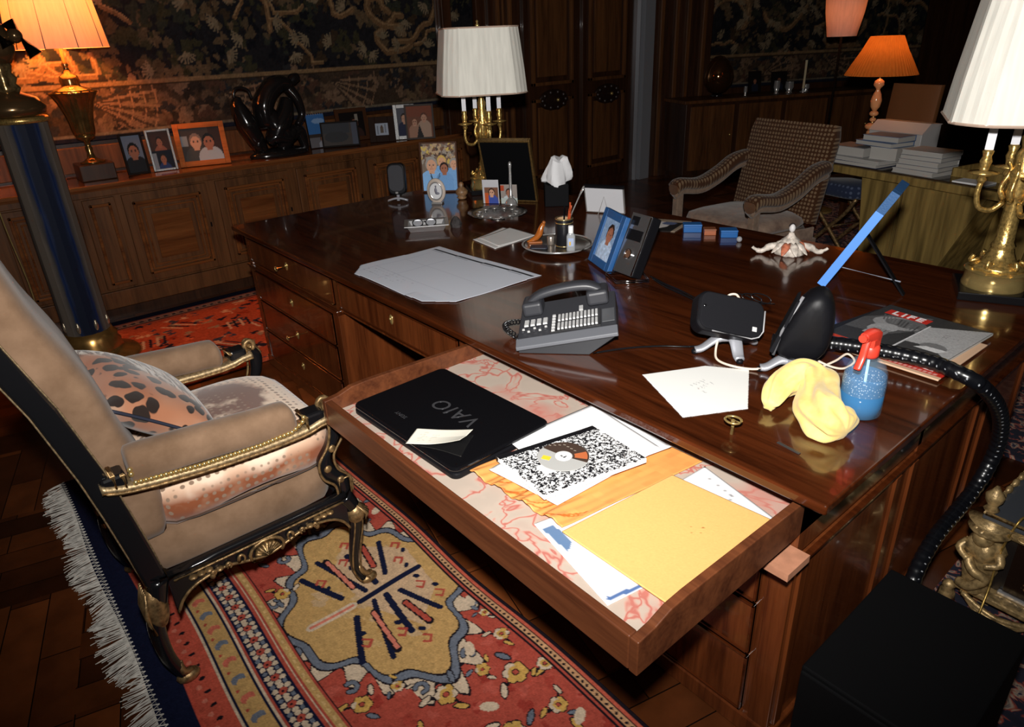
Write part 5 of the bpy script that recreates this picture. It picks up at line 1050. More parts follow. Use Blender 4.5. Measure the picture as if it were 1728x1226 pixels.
# shell figure
SF = thing('shell_figurine', 'white coral and shell figurine topped by a small bust on the desk', 'figurine', (-1.30, 2.49, .78), R(38))
M_sh = plain('shell_white', (.62, .55, .48), .5, noise=.35, nscale=70); M_co = plain('coral', (.55, .17, .09), .5, noise=.4, nscale=60)
m = MB(); m.lathe([(.045, 0), (.055, .008), (.05, .03), (.042, .045), (.03, .06), (.018, .07)], 22, lobes=9, amp=.12); m.build('shell_base', M_sh, SF, smooth=True)
for k in range(9): a = k*.7; MB().loft([sup(p, (-sin(a), cos(a), 0), (0, 0, 1), r, r*.7, 10, 2) for p, r in (((.03*cos(a), .03*sin(a), .045), .017), ((.05*cos(a), .05*sin(a), .036), .016), ((.066*cos(a), .066*sin(a), .02), .009), ((.075*cos(a), .075*sin(a), .012), .002))]).build('shell', M_sh if k % 3 else M_co, SF, smooth=True)
for s in (-1, 1): MB().tube(spline([(s*.04, 0, .035), (s*.075, 0, .03), (s*.105, 0, .012), (s*.13, 0, .02), (s*.14, 0, .028)], 4), [.014]*6+[.010]*5+[.006]*6, 8).build('branch', M_sh, SF, smooth=True)
MB().lathe([(.022, .06), (.02, .07), (.012, .08), (.009, .088)], 14).build('bust', M_sh, SF, smooth=True); MB().ell((0, 0, .105), (.012, .013, .017), 12, 9).build('head', plain('bust_white', (.66, .64, .64), .5), SF, smooth=True); MB().ell((0, .004, .112), (.0128, .0125, .012), 10, 8).build('hair', plain('bust_dark', (.04, .03, .03), .5), SF, smooth=True)
# blue frame seen edge-on
EF = thing('picture_frame', 'bright blue leather frame seen edge-on behind the upright speaker', 'picture frame', (-1.019, 2.202, .78))
tv = Vector((.452, .118, .884)); wv = Vector((-.252, .968, 0)).normalized(); nv = tv.cross(wv).normalized(); L_ = .37; tv.normalize()
ME = Matrix((wv, tv, nv)).transposed().to_4x4(); ME.translation = (-.005, .004, .010)
BLm = plain('light_blue_edge', (.10, .30, .80), .5); BLd = plain('dark_blue_edge', (.02, .09, .24), .6, bumps=.5)
ring(MB(), .20, L_*.80, .03, -.014, .014).build('frame', BLm, EF, bevel=.001).matrix_local = ME
o = MB().box(0, .03, L_*.80, L_, -.014, .014).box(.17, .20, L_*.80, L_, -.014, .014).box(.03, .17, L_-.03, L_, -.014, .014).build('frame_top', BLd, EF, bevel=.001); o.matrix_local = ME
MB().box(.02, .18, .02, L_-.01, -.010, .010).build('photograph', plain('old_print', (.1, .09, .08), .4), EF).matrix_local = ME
m = MB(); a0, a1 = ME @ Vector((.10, L_*.55, .016)), Vector((.216, .118, .002)); sd = wv
m.add([a0-sd*.015, a0+sd*.015, a1+sd*.015, a1-sd*.015, a0-sd*.015+Vector((.006, 0, .002)), a0+sd*.015+Vector((.006, 0, .002)), a1+sd*.015+Vector((.006, 0, .002)), a1-sd*.015+Vector((.006, 0, .002))], [(0, 1, 2, 3), (7, 6, 5, 4), (0, 4, 5, 1), (1, 5, 6, 2), (2, 6, 7, 3), (3, 7, 4, 0)]); m.build('strut', M_bplas, EF)
MB().tube([ME @ Vector((.10, L_*.12, .015)), Vector((.205, .11, .046))], .0025, 6).build('strut_ribbon', plain('ribbon_grey', (.25, .28, .34), .6), EF)
# ============================================================ candelabra lamps
def shade_poly(z, a, n=48):                                    # a square with hollow cut corners
    P = []
    for q in range(4):
        for i in range(n//4):
            t = i/(n//4); th = q*pi/2+t*pi/2
            r = a/max(abs(cos(th)), abs(sin(th))); r = min(r, a*1.18); P.append((r*cos(th), r*sin(th), z))
    return P
M_shade = shade_mat('ivory_pleated_silk', (.86, .835, .75), .05)
def candelabra(label, loc, rot):
    t = thing('candelabra_lamp', label, 'lamp', loc, R(rot), 'pair of gilt candelabra lamps')
    MB().cbox((0, 0, .014), (.205, .205, .028)).build('plinth', M_black, t, bevel=.004)
    m = MB(); m.lathe([(.088, .028), (.09, .034), (.085, .05), (.085, .075), (.09, .082), (.078, .088)], 32); m.build('drum', M_brass, t, smooth=True, ang=40)
    m = MB(); m.lathe([(.075, .088), (.07, .10), (.045, .115), (.036, .135), (.032, .15), (.030, .155), (.034, .16), (.026, .175), (.022, .3), (.026, .31), (.034, .33), (.03, .36), (.036, .38), (.026, .41), (.03, .44), (.018, .46), (.024, .49), (.012, .52), (.02, .545), (0, .56)], 24, lobes=12, amp=.06); m.build('column', M_gold, t, smooth=True)
    for k in range(6):
        a = k*pi/3; g = MB(); g.tube(spline([(.03*cos(a), .03*sin(a), .30), (.046*cos(a), .046*sin(a), .34), (.03*cos(a), .03*sin(a), .39), (.042*cos(a), .042*sin(a), .42)], 4), [.009]*4+[.007]*4+[.005]*5, 6); g.build('acanthus_leaf', M_gold, t, smooth=True); g = MB(); g.tube(spline([(.05*cos(a), .05*sin(a), .115), (.078*cos(a), .078*sin(a), .105), (.07*cos(a), .07*sin(a), .125)], 4), .007, 6); g.build('foot_scroll', M_gold, t, smooth=True)
    for k in range(4):
        a = k*pi/2+.2; u = Vector((cos(a), sin(a), 0)); P = lambda r, z: u*r+Vector((0, 0, z))
        arm = MB().tube(spline([P(.03, .30), P(.06, .272), P(.095, .28), P(.108, .32), P(.105, .36)], 6), .0085, 8).build('arm', M_gold, t, smooth=True)
        cc_ = P(.105, 0); MB().lathe([(.008, .355), (.014, .365), (.01, .375), (.04, .385), (.042, .388), (.012, .392), (.013, .405), (.017, .42), (.012, .435), (.016, .45), (.011, .455)], 18, cc_).build('candle_cup', M_gold, arm, smooth=True)
        MB().tube([cc_+Vector((0, 0, .45)), cc_+Vector((0, 0, .60))], .0115, 12).build('candle', plain('candle_white', (.72, .72, .76), .5) if 'candle_white' not in bpy.data.materials else bpy.data.materials['candle_white'], arm, smooth=True, ang=40)
    MB().tube([(0, 0, .55), (0, 0, .875)], .004, 8).build('stem', M_brass, t); MB().lathe([(.0, .868), (.008, .87), (.012, .88), (.004, .89), (.008, .9), (0, .908)], 12).build('finial', M_brass, t, smooth=True)
    rg = []; n = 96
    for z, a in ((.545, .232), (.66, .221), (.77, .208), (.868, .196)): rg.append([(x*(1+.006*(i % 2)), y*(1+.006*(i % 2)), zz) for i, (x, y, zz) in enumerate(shade_poly(z, a, n))])
    m = MB(); m.loft(rg, cap=False); s = m.build('shade', M_shade, t)
    for z, a in ((.545, .2335), (.868, .1975)): MB().tube(shade_poly(z, a, 48), .004, 5, True).build('trim', plain('shade_trim', (.5, .36, .28), .7) if 'shade_trim' not in bpy.data.materials else bpy.data.materials['shade_trim'], s)
    return t
CL = candelabra('gilt candelabra lamp with ivory pleated shade at the back left of the desk', (-3.2, 2.47, .78), 62)
CR_ = dup(CL); CR_.location = (-.615, 2.525, .78); CR_.rotation_euler.z = R(24); CR_['label'] = 'gilt candelabra lamp with ivory pleated shade at the back right corner of the desk'
# ============================================================ things on the long cabinet
zc = .8752
M_shw = shade_mat('warm_lamp_silk', (.74, .45, .36), .13)
def ramp_lamp(name, label, loc): return thing(name, label, 'lamp', loc)
UL = thing('urn_lamp', 'lit brass urn lamp with a wide pink shade on the long cabinet', 'lamp', (-5.125, .82, zc))
MB().cbox((0, 0, .05), (.20, .20, .10)).build('plinth', W_dark, UL, bevel=.006)
M_ub = gold('urn_brass', (.30, .17, .055), .2, .1, 20, .6)
MB().lathe([(.07, .10), (.072, .108), (.05, .115), (.026, .13), (.018, .16), (.022, .19), (.016, .2), (.018, .23), (.05, .25), (.058, .27)], 28).build('foot', M_ub, UL, smooth=True)
MB().lathe([(.055, .265), (.062, .29), (.066, .33), (.076, .39), (.098, .46), (.125, .51), (.132, .515), (.125, .522)], 40, lobes=14, amp=.055).build('urn', M_ub, UL, smooth=True)
MB().lathe([(.125, .52), (.10, .535), (.055, .55), (.05, .56), (.056, .585), (.05, .61), (.02, .625), (.014, .66), (.02, .672), (.01, .69), (.006, .80)], 28).build('lid', M_ub, UL, smooth=True)
rg = [[(r*cos(a), r*sin(a), z) for a in np.linspace(0, 6.2832, 73)[:-1]] for z, r in ((.76, .262), (.9, .245), (1.05, .228), (1.22, .205))]
sh = MB().loft(rg, cap=False).build('shade', M_shw, UL, smooth=True)
for k in range(10):
    a = k*.628+.2; MB().tube([(r*cos(a), r*sin(a), z) for z, r in ((.76, .264), (1.22, .207))], .003, 5).build('seam', plain('seam_grey', (.16, .13, .11), .8) if k == 0 else bpy.data.materials['seam_grey'], sh)
MB().ell((0, 0, .92), (.03, .03, .04), 14, 10).build('bulb', emit('bulb_glow', (1, .5, .16), 4), UL, smooth=True)
light('urn_lamp_light', 'POINT', (-5.125, .82, zc+.99), 62, (1, .36, .065), .06)
def ph(w, h, fn, bg=(60, 50, 46), res=.005): c = Cv(w, h, res, bg); fn(c); c.a *= .7; return c
DKF = plain('dark_frame', (.010, .007, .006), .6, spec=.06)
def two(c): c.rect(0, .12, .16, .24, (70, 44, 36)); person_on(c, .08, .17, .03, SKD, HB, (150, 90, 70)); c.rect(0, 0, .16, .115, (20, 24, 40)); person_on(c, .08, .06, .03, SKD, HB, (44, 60, 110)); c.rect(0, 0, .03, .1, (150, 150, 156))
frame('black frame with silver corners, leftmost of the photo frames on the long cabinet', (-5.035, .985), 88, 8, .135, .255, .014, DKF, ph(.12, .23, lambda c: (c.rect(0, .08, .12, .23, (110, 120, 140)), person_on(c, .06, .13, .045, SKD, (16, 12, 12), (24, 24, 30)))), zt=zc)
frame('silver frame holding two small photos beside the black frame on the long cabinet', (-5.05, 1.145), 85, 8, .15, .262, .014, plain('beaded_silver', (.22, .22, .22), .4, .6, bumps=.8, bscale=160), ph(.16, .24, two), zt=zc)
frame('wide orange cherry frame with a photo of two people on the long cabinet', (-5.065, 1.318), 75, 12, .322, .28, .034, W_frame, ph(.25, .21, lambda c: (c.rect(.18, 0, .25, .21, (50, 26, 16)), person_on(c, .09, .12, .045, SK, (130, 110, 100), (70, 66, 62)), person_on(c, .17, .115, .045, SKD, (14, 10, 10), (170, 180, 190)), c.rect(0, .1, .04, .16, (130, 140, 150)))), zt=zc)
# dark bronze group
M_br = plain('black_bronze', (.012, .010, .010), .16, .3, coat=.4, bumps=.25, bscale=45)
BG = thing('bronze_group', 'glossy black bronze of entwined arching figures on the long cabinet', 'sculpture', (-5.03, 2.0, zc))
def bt(pts, rs, name, n=6, sg=14, flat=.85):
    p = spline([(0+x, y, z) for x, y, z in pts], n); k = len(p); return MB().tube(p, list(np.interp(np.linspace(0, 1, k), np.linspace(0, 1, len(rs)), rs)), sg, flat=flat).build(name, M_br, BG, smooth=True)
MB().lathe([(.20, 0), (.21, .01), (.2, .03), (.15, .05), (.05, .06)], 28, sy=1.05, sx=.5).build('base', M_br, BG, smooth=True)
bt([(0, -.11, .03), (0, -.15, .12), (.01, -.2, .24), (.0, -.235, .36), (.0, -.22, .42)], [.045, .07, .085, .06, .02], 'swooping_form')
bt([(0, -.235, .35), (0, -.25, .43), (0, -.22, .475), (0, -.15, .46), (0, -.13, .40)], [.012]*5, 'loop_handle')
bt([(0, .02, .04), (.03, .06, .13), (.03, .0, .22), (.0, -.03, .3)], [.05, .075, .08, .06], 'seated_body')
bt([(0, -.05, .2), (0, -.06, .34), (0, -.0, .44), (0, .08, .485), (0, .16, .47)], [.07, .085, .08, .07, .05], 'arched_body')
bt([(.02, -.04, .10), (.03, .02, .2), (.02, .08, .28), (.0, .12, .38)], [.07, .085, .075, .05], 'central_body')
bt([(0, .15, .47), (0, .195, .51), (0, .235, .52)], [.032, .042, .03], 'head')
bt([(0, .14, .46), (.02, .19, .38), (.02, .21, .27), (.03, .16, .2)], [.05, .04, .032, .026], 'arm')
bt([(0, .09, .12), (0, .17, .16), (0, .2, .08), (0, .2, .02)], [.06, .055, .04, .03], 'leg')
bt([(.03, -.08, .1), (.05, -.02, .14), (.05, .06, .12), (.05, .12, .18)], [.045, .055, .05, .03], 'leg')
bt([(.02, -.12, .06), (.03, -.16, .09), (.04, -.13, .16)], [.03, .04, .03], 'foot')
o = frame('blue and white seaside photo with a wire spiral top behind the black bronze group', (-5.12, 2.29), 86, 8, .15, .25, .004, DKF, ph(.14, .24, lambda c: (c.rect(0, .1, .14, .24, (60, 110, 170)), c.ell(.09, .19, .05, .02, (130, 160, 200)), c.rect(0, 0, .14, .07, (110, 106, 110)), person_on(c, .1, .06, .02, SKD, HB, (150, 150, 160)))), zt=zc)
for k in range(8): MB().tube([(.012+.018*k, .245+.006*cos(a), .006*sin(a)) for a in np.linspace(0, 6.28, 9)[:-1]], .0018, 5, True).build('spiral_ring', M_silver, o)
frame('tall dark wooden frame at the back of the long cabinet under the tapestry edge', (-5.26, 2.60), 86, 6, .27, .25, .03, plain('brown_frame', (.05, .018, .007), .6, spec=.08), ph(.2, .19, lambda c: (person_on(c, .12, .1, .04, SKD, HB, (60, 40, 36)), c.rect(.13, .12, .15, .17, (150, 140, 130))), (24, 18, 18)), zt=zc)
frame('low wide black frame with a dark landscape photo in front of the tall dark frame', (-5.08, 2.368), 66, 10, .285, .185, .012, DKF, ph(.26, .16, lambda c: (c.rect(0, .09, .2, .16, (40, 42, 50)), c.ell(.1, .06, .09, .04, (30, 30, 36)), c.rect(.22, 0, .26, .16, (70, 74, 90)))), zt=zc)
frame('small dark frame with a white mat and tiny photo on the long cabinet', (-5.025, 2.75), 62, 8, .2, .19, .05, plain('umber_frame', (.018, .008, .005), .6, spec=.06), ph(.1, .09, lambda c: (c.rect(.04, .02, .06, .06, (100, 84, 70)), c.ell(.05, .065, .008, .01, (90, 60, 44)), c.rect(.015, .01, .022, .07, (120, 126, 140)), c.rect(.075, .02, .08, .08, (120, 126, 140))), (172, 180, 196)), zt=zc)
frame('glittering silver frame partly hidden behind the bride photo on the long cabinet', (-4.985, 2.96), 64, 8, .17, .265, .028, bpy.data.materials['beaded_silver'], ph(.12, .21, lambda c: person_on(c, .06, .13, .035, SK, HB, (30, 36, 70)), (90, 90, 100)), zt=zc)
frame('silver frame with a brown photo of a couple, rightmost on the long cabinet', (-4.90, 3.01), 60, 8, .23, .265, .014, plain('narrow_silver', (.06, .05, .045), .6, 0, .1), ph(.2, .24, lambda c: (c.rect(0, .16, .2, .24, (130, 66, 40)), c.poly([(.07, 0), (.09, .11), (.13, 0)], (24, 18, 18)), person_on(c, .135, .15, .03, SK, (90, 50, 30), (190, 158, 136)), person_on(c, .06, .12, .028, SK, (120, 70, 44), (176, 132, 108)), c.poly([(.07, 0), (.095, .1), (.125, 0)], (24, 18, 18))), (120, 72, 50)), zt=zc)
# ============================================================ column with bronze at the left
PC_ = thing('pedestal_column', 'tall blue and grey striped column on a round gilt base left of the long cabinet', 'column', (-4.32, .43, 0))
def stripe():
    m, nt, b = newmat('blue_striped_lacquer'); t = N(nt, 'ShaderNodeTexCoord'); s = N(nt, 'ShaderNodeSeparateXYZ'); nt.links.new(t.outputs['Object'], s.inputs[0])
    a = N(nt, 'ShaderNodeMath', operation='ARCTAN2'); nt.links.new(s.outputs[0], a.inputs[0]); nt.links.new(s.outputs[1], a.inputs[1]); k = N(nt, 'ShaderNodeMath', operation='MULTIPLY'); k.inputs[1].default_value = 3; nt.links.new(a.outputs[0], k.inputs[0])
    sn = N(nt, 'ShaderNodeMath', operation='SINE'); nt.links.new(k.outputs[0], sn.inputs[0]); n = N(nt, 'ShaderNodeTexNoise', Scale=30.0, Detail=4.0); nt.links.new(coords(nt, (1, 1, .15)), n.inputs[0])
    ad = N(nt, 'ShaderNodeMath', operation='MULTIPLY_ADD'); ad.inputs[1].default_value = .35; ad.inputs[2].default_value = .3; nt.links.new(sn.outputs[0], ad.inputs[0]); a2 = N(nt, 'ShaderNodeMath', operation='MULTIPLY_ADD'); a2.inputs[1].default_value = .35; nt.links.new(n.outputs[0], a2.inputs[0]); nt.links.new(ad.outputs[0], a2.inputs[2])
    nt.links.new(ramp(nt, a2.outputs[0], [(.25, (.004, .007, .02)), (.42, (.011, .022, .07)), (.52, (.05, .045, .045)), (.8, (.13, .105, .085))]), b.inputs['Base Color']); b.inputs['Roughness'].default_value = .6; b.inputs['Specular IOR Level'].default_value = .15; return m
MB().lathe([(.112, .18), (.112, 1.30), (.10, 1.31)], 16, lobes=16, amp=.03).build('shaft', stripe(), PC_, ang=20)
MB().lathe([(.235, 0), (.24, .012), (.225, .03), (.16, .05), (.145, .075), (.15, .10), (.135, .12), (.14, .15), (.122, .165), (.118, .185)], 40).build('base', gold('dark_gilt', (.5, .27, .08), .25, .1, 20, .6), PC_, smooth=True)
MB().lathe([(.102, 1.30), (.125, 1.305), (.13, 1.32), (.12, 1.33)], 32).build('capital', M_gold, PC_, smooth=True)
for k in range(8): a = k*pi/4+.3; MB().ell((.113*cos(a), .113*sin(a), .23), (.012, .012, .03), 8, 6).ell((.113*cos(a), .113*sin(a), .245), (.009, .009, .02), 8, 6).build('leaf_mount', gold('pale_gilt', (.6, .5, .36), .3, .2) if k == 0 else bpy.data.materials['pale_gilt'], PC_, smooth=True)
BS = thing('bronze_bust', 'dark bronze figure with outstretched arms on top of the striped column', 'sculpture', (-4.32, .41, 1.3335))
M_b2 = plain('brown_bronze', (.17, .10, .045), .2, .75, bumps=.3, bscale=25); M_b3 = gold('bronze_gilt', (.42, .28, .12), .22, .3, 40, .3)
MB().lathe([(.10, 0), (.14, .01), (.15, .04), (.12, .085), (.06, .11), (.05, .12)], 28).build('draped_base', M_b2, BS, smooth=True)
MB().lathe([(.05, .10), (.065, .13), (.05, .15), (.062, .175), (.045, .2), (.055, .23), (.05, .25)], 24, lobes=6, amp=.12).build('knotted_stem', M_b3, BS, smooth=True)
MB().loft([sup((0, y, z), (1, 0, 0), (0, 1, 0), a, b_, 18, 2.4) for z, y, a, b_ in ((.24, 0, .05, .06), (.29, -.01, .075, .10), (.35, -.02, .08, .115), (.41, -.03, .07, .10), (.45, -.04, .04, .05), (.48, -.04, .03, .03))]).build('torso', M_b2, BS, smooth=True)
for y0, z0, y1, z1, r in ((.09, .42, .165, .27, .036), (.0, .45, .06, .31, .036)): MB().tube([(.03, y0, z0), (.05, y1, z1)], [r*.9, r], 16).build('arm', plain('black_patina', (.01, .008, .006), .15, .5) if 'black_patina' not in bpy.data.materials else bpy.data.materials['black_patina'], BS, smooth=True, ang=40)
MB().ell((.05, .10, .36), .034, 14, 10).build('boss', M_b2, BS, smooth=True); MB().ell((0, -.05, .53), (.045, .05, .06), 16, 12).build('head', M_b2, BS, smooth=True)
tag(MB().tube(spline([(-4.42, .22, 1.2), (-4.43, .225, .8), (-4.43, .24, .4), (-4.44, .20, .05), (-4.5, .15, .016)], 5), .004, 6).build('lamp_cord', M_brass, None, smooth=True), 'thin gold cord hanging down left of the striped column', 'cord')
# ============================================================ beyond the desk
A2 = thing('armchair', 'brown patterned armchair with curved padded arms facing the back of the desk', 'armchair', (-2.5, 4.12, .012), R(-12))
F_br = dotted('dotted_brown_weave', (.055, .020, .007), (.20, .125, .07), 40, .34, flat=(1, 0, 1))
F_ba = dotted('dotted_brown_arm', (.055, .020, .007), (.20, .125, .07), 40, .34, flat=(1, 1, 0)); F_pi = fabric('worn_beige_velvet', (.16, .095, .07), (.36, .25, .18), 12)
F_trim = fabric('beige_trim', (.17, .11, .075), (.25, .17, .12), 30)
rg = []
for t in np.linspace(0, 1, 9): y, z = .26+.13*t, .40+.60*t; e = 1-.06*(t > .95); rg.append(sup((0, y, z), (1, 0, 0), (0, .98, -.2), .345*e, .055*e, 24, 6))
MB().loft(rg).build('backrest', F_br, A2, smooth=True, ang=50)
MB().loft([sup((0, -.01, z), (1, 0, 0), (0, 1, 0), .335*e, .30*e, 32, 6) for z, e in ((.24, .97), (.26, 1), (.36, 1), (.385, .97))]).build('seat_base', F_br, A2, smooth=True, ang=50)
MB().loft([sup((0, -.01, z), (1, 0, 0), (0, 1, 0), .325*e, .295*e, 32, 5) for z, e in ((.385, .97), (.41, 1), (.44, .96), (.462, .8), (.472, .4))]).build('seat_pad', F_pi, A2, smooth=True)
for s in (-1, 1):
    p = spline([(s*.345, -.33, .60), (s*.345, -.27, .625), (s*.345, -.1, .61), (s*.345, .06, .66), (s*.34, .2, .735), (s*.33, .32, .76)], 5)
    MB().loft([sup(q, (1, 0, 0), (0, -.3, .95), .055, .042, 18, 2.6) for q in p]).build('arm_pad', F_ba, A2, smooth=True)
    MB().loft([sup((q.x, q.y, q.z-.05), (1, 0, 0), (0, -.3, .95), .035, .022, 14, 4) for q in p]).build('arm_rail', F_trim, A2, smooth=True)
    MB().lathe([(.0, 0), (.04, 0), (.048, .006), (.044, .012), (0, .014)], 18, M=Matrix.Translation((s*.345, -.325, .60)) @ Matrix.Rotation(R(90), 4, 'X')).build('arm_scroll', fabric('scroll_brown', (.10, .045, .02), (.13, .06, .028)) if s < 0 else bpy.data.materials['scroll_brown'], A2, smooth=True, ang=40)
    MB().box(s*.345-.025, s*.345+.025, -.315, -.26, .0, .56).build('leg', F_trim, A2, bevel=.006); MB().box(s*.315-.022, s*.315+.022, .27, .32, .0, .3).build('leg', F_trim, A2, bevel=.006)
    MB().box(s*.335-.008, s*.335+.008, -.26, .28, .26, .38).build('side_panel', F_pi, A2, bevel=.006)
# gold console table
GT = thing('console_table', 'long gold leaf console table on tapering slab legs behind the desk', 'table', (-1.56, 4.80, .012), R(-15))
M_leaf = gold('gold_leaf', (.42, .28, .085), .45, .5, 30, .4, .35, (1, 1, .07))
mz = bpy.data.materials['gold_leaf'].node_tree
MB().box(-.80, .80, -.30, .30, .675, .722).build('top', M_leaf, GT, bevel=.003); MB().box(-.77, .77, -.27, .27, .7225, .729).build('top_inlay', plain('dark_marble', (.03, .018, .012), .15), GT)
def trap(x0, x1, b0, b1, y0, y1, nm):
    m = MB(); m.add([(b0, y0, 0), (b1, y0, 0), (x1, y0, .675), (x0, y0, .675), (b0, y1, 0), (b1, y1, 0), (x1, y1, .675), (x0, y1, .675)], [(0, 1, 2, 3), (7, 6, 5, 4), (0, 4, 5, 1), (1, 5, 6, 2), (2, 6, 7, 3), (3, 7, 4, 0)]); return m.build(nm, M_leaf, GT, bevel=.003)
trap(-.42, -.12, -.33, -.12, -.22, .2, 'slab_leg'); trap(-.09, .42, -.09, .13, -.24, .2, 'slab_leg'); trap(.36, .60, .30, .52, -.02, .2, 'slab_leg')
MB().box(-.12, -.09, -.2, .18, 0, .675).build('core', plain('dark_core', (.035, .016, .008), .5), GT)
TG = Matrix.Translation((-1.56, 4.80, .012)) @ Matrix.Rotation(R(-15), 4, 'Z'); zt_ = .012+.7295
def on(x, y, z=0): v = TG @ Vector((x, y, 0)); return (v.x, v.y, zt_+z)
M_pages = plain('book_pages', (.42, .40, .37), .8)
def book(label, x, y, z, w, d, h, a, cov, group): 
    t = thing('book', label, 'book', on(x, y, z), R(-15+a), group)
    MB().box(-w/2+.004, w/2-.004, -d/2+.002, d/2-.006, .003, h-.003).build('pages', M_pages, t)
    m = MB().box(-w/2, w/2, -d/2, d/2, 0, .003).box(-w/2, w/2, -d/2, d/2, h-.003, h).box(-w/2, w/2, d/2-.004, d/2, .002, h-.002); m.build('cover', cov, t)
P_ = lambda n, c: bpy.data.materials.get(n) or plain(n, c, .5)
cw, cn, cb, cg = P_('cover_white', (.5, .49, .47)), P_('cover_navy', (.02, .03, .08)), P_('cover_blue', (.10, .15, .26)), P_('cover_grey', (.22, .22, .23))
gl, gr = 'books piled at the left of the console table', 'books piled at the right of the console table'
book('navy and white book lowest in the left pile on the gold console table', -.46, -.16, 0, .33, .22, .026, 2, cn, gl)
book('wide thin white book second from the bottom of the left pile on the console', -.46, -.15, .0265, .40, .25, .022, -2, cw, gl)
book('thick grey topped book third from the bottom of the left pile on the console', -.56, -.14, .049, .26, .2, .06, 3, cg, gl)
book('thick white book beside the grey one in the left pile on the console', -.325, -.10, .049, .18, .2, .075, 8, cw, gl)
book('pale blue book second from the top of the left pile on the console', -.39, -.10, .1255, .28, .2, .028, -3, cb, gl)
book('blue book topmost of the left pile on the console', -.37, -.09, .154, .25, .18, .036, 4, cb, gl)
for i, (lab, cv_) in enumerate((('white book lowest in the right pile on the gold console table', cw), ('white book second from the bottom of the right pile on the console', cg), ('white book in the middle of the right pile on the console', cw), ('white book second from the top of the right pile on the console', cg), ('white book topmost of the right pile on the console', cw))):
    book(lab, -.055+.012*(i > 0), -.15+.008*i, .0272*i, .27-.012*(i > 1), .2, .0268, (0, 4, 2, 5, 3)[i], cv_, gr)
BX = thing('archive_box', 'large white box with sloping lid behind the left pile of books', 'box', on(-.43, .12), R(-13))
MB().prism([(-.09, 0), (.09, 0), (.09, .235), (-.02, .245), (-.09, .19)], -.19, .19, Matrix(((0, 0, 1, 0), (1, 0, 0, 0), (0, 1, 0, 0), (0, 0, 0, 1)))).build('box', P_('box_white', (.42, .40, .39)), BX, bevel=.004)
MB().prism([(-.093, .19), (-.09, .186), (.093, .238), (.093, .243), (-.021, .25)], -.193, .193, Matrix(((0, 0, 1, 0), (1, 0, 0, 0), (0, 1, 0, 0), (0, 0, 0, 1)))).build('lid', P_('box_lid', (.45, .40, .38)), BX)
GY = thing('gilt_tray', 'rectangular gilt tray on the console table right of the book piles', 'tray', on(.30, .02), R(-13))
MB().box(-.2, .2, -.13, .13, 0, .006).build('bottom', M_leaf, GY); 
for nm, q in (('long_side', (-.2, .2, -.13, -.12)), ('long_side', (-.2, .2, .12, .13)), ('short_side', (-.2, -.19, -.13, .13)), ('short_side', (.19, .2, -.13, .13))): MB().box(*q, .004, .05).build(nm, M_leaf, GY, bevel=.002)
tag(MB().box(-.09, .09, -.06, .06, 0, .008).build('white_envelope', M_white, None), 'small white envelope on the console table in front of the gilt tray', 'envelope').matrix_world = Matrix.Translation(on(.30, -.2)) @ Matrix.Rotation(R(-10), 4, 'Z')
# glass lamp on the console
GL = thing('glass_lamp', 'lit lamp of amber glass balls with a pleated orange shade on the console table', 'lamp', on(-.71, .16))
M_am = plain('amber_glass', (.75, .33, .14), .12, Alpha=.9); 
MB().lathe([(.06, 0), (.062, .012), (.03, .03), (.012, .05)], 24).build('foot', M_am, GL, smooth=True)
for z, r, h in ((.085, .048, .034), (.15, .03, .02), (.19, .046, .026), (.235, .022, .016), (.275, .03, .02)): MB().ell((0, 0, z), (r, r, h), 22, 12).build('glass_ball', M_am, GL, smooth=True)
MB().lathe([(.012, .29), (.03, .32), (.036, .36), (.026, .4), (.012, .43), (.016, .44), (.034, .46), (.03, .485), (.01, .50)], 22).build('glass_vase', M_am, GL, smooth=True); MB().tube([(0, 0, .02), (0, 0, .60)], .006, 8).build('stem', M_brass, GL)
M_osh = shade_mat('orange_pleated_silk', (.55, .19, .035), .4)
rg = [[(r*(1+.02*(i % 2))*cos(a), r*(1+.02*(i % 2))*sin(a), z) for i, a in enumerate(np.linspace(0, 6.2832, 121)[:-1])] for z, r in ((.525, .225), (.60, .185), (.68, .14), (.765, .10))]
MB().loft(rg, cap=False).build('shade', M_osh, GL); MB().ell((0, 0, .63), (.022, .022, .03), 12, 8).build('bulb', bpy.data.materials['bulb_glow'], GL, smooth=True)
v = on(-.71, .16); light('glass_lamp_light', 'POINT', (v[0], v[1], v[2]+.66), 2.6, (1, .42, .12), .05)
# second lamp behind it
FL = thing('floor_lamp', 'floor lamp with a pink glowing shade behind the orange pleated lampshade', 'lamp', (-3.045, 6.22, .012))
MB().lathe([(.14, 0), (.14, .02), (.03, .04)], 28).build('base', M_brass, FL, smooth=True, ang=40); MB().tube([(0, 0, .03), (0, 0, 1.5)], .010, 10).build('pole', bpy.data.materials['velvet_black'] if 'velvet_black' in bpy.data.materials else plain('velvet_black', (.004, .003, .003), .8, spec=.05), FL, smooth=True)
MB().loft([[(r*cos(a), r*sin(a), z) for a in np.linspace(0, 6.2832, 49)[:-1]] for z, r in ((1.48, .115), (1.66, .15), (1.85, .17))], cap=False).build('shade', M_shw, FL, smooth=True); MB().ell((0, 0, 1.62), (.022, .022, .03), 12, 8).build('bulb', bpy.data.materials['bulb_glow'], FL, smooth=True)
light('floor_lamp_light', 'POINT', (-3.045, 6.22, 1.70), 2.6, (1, .42, .12), .05)
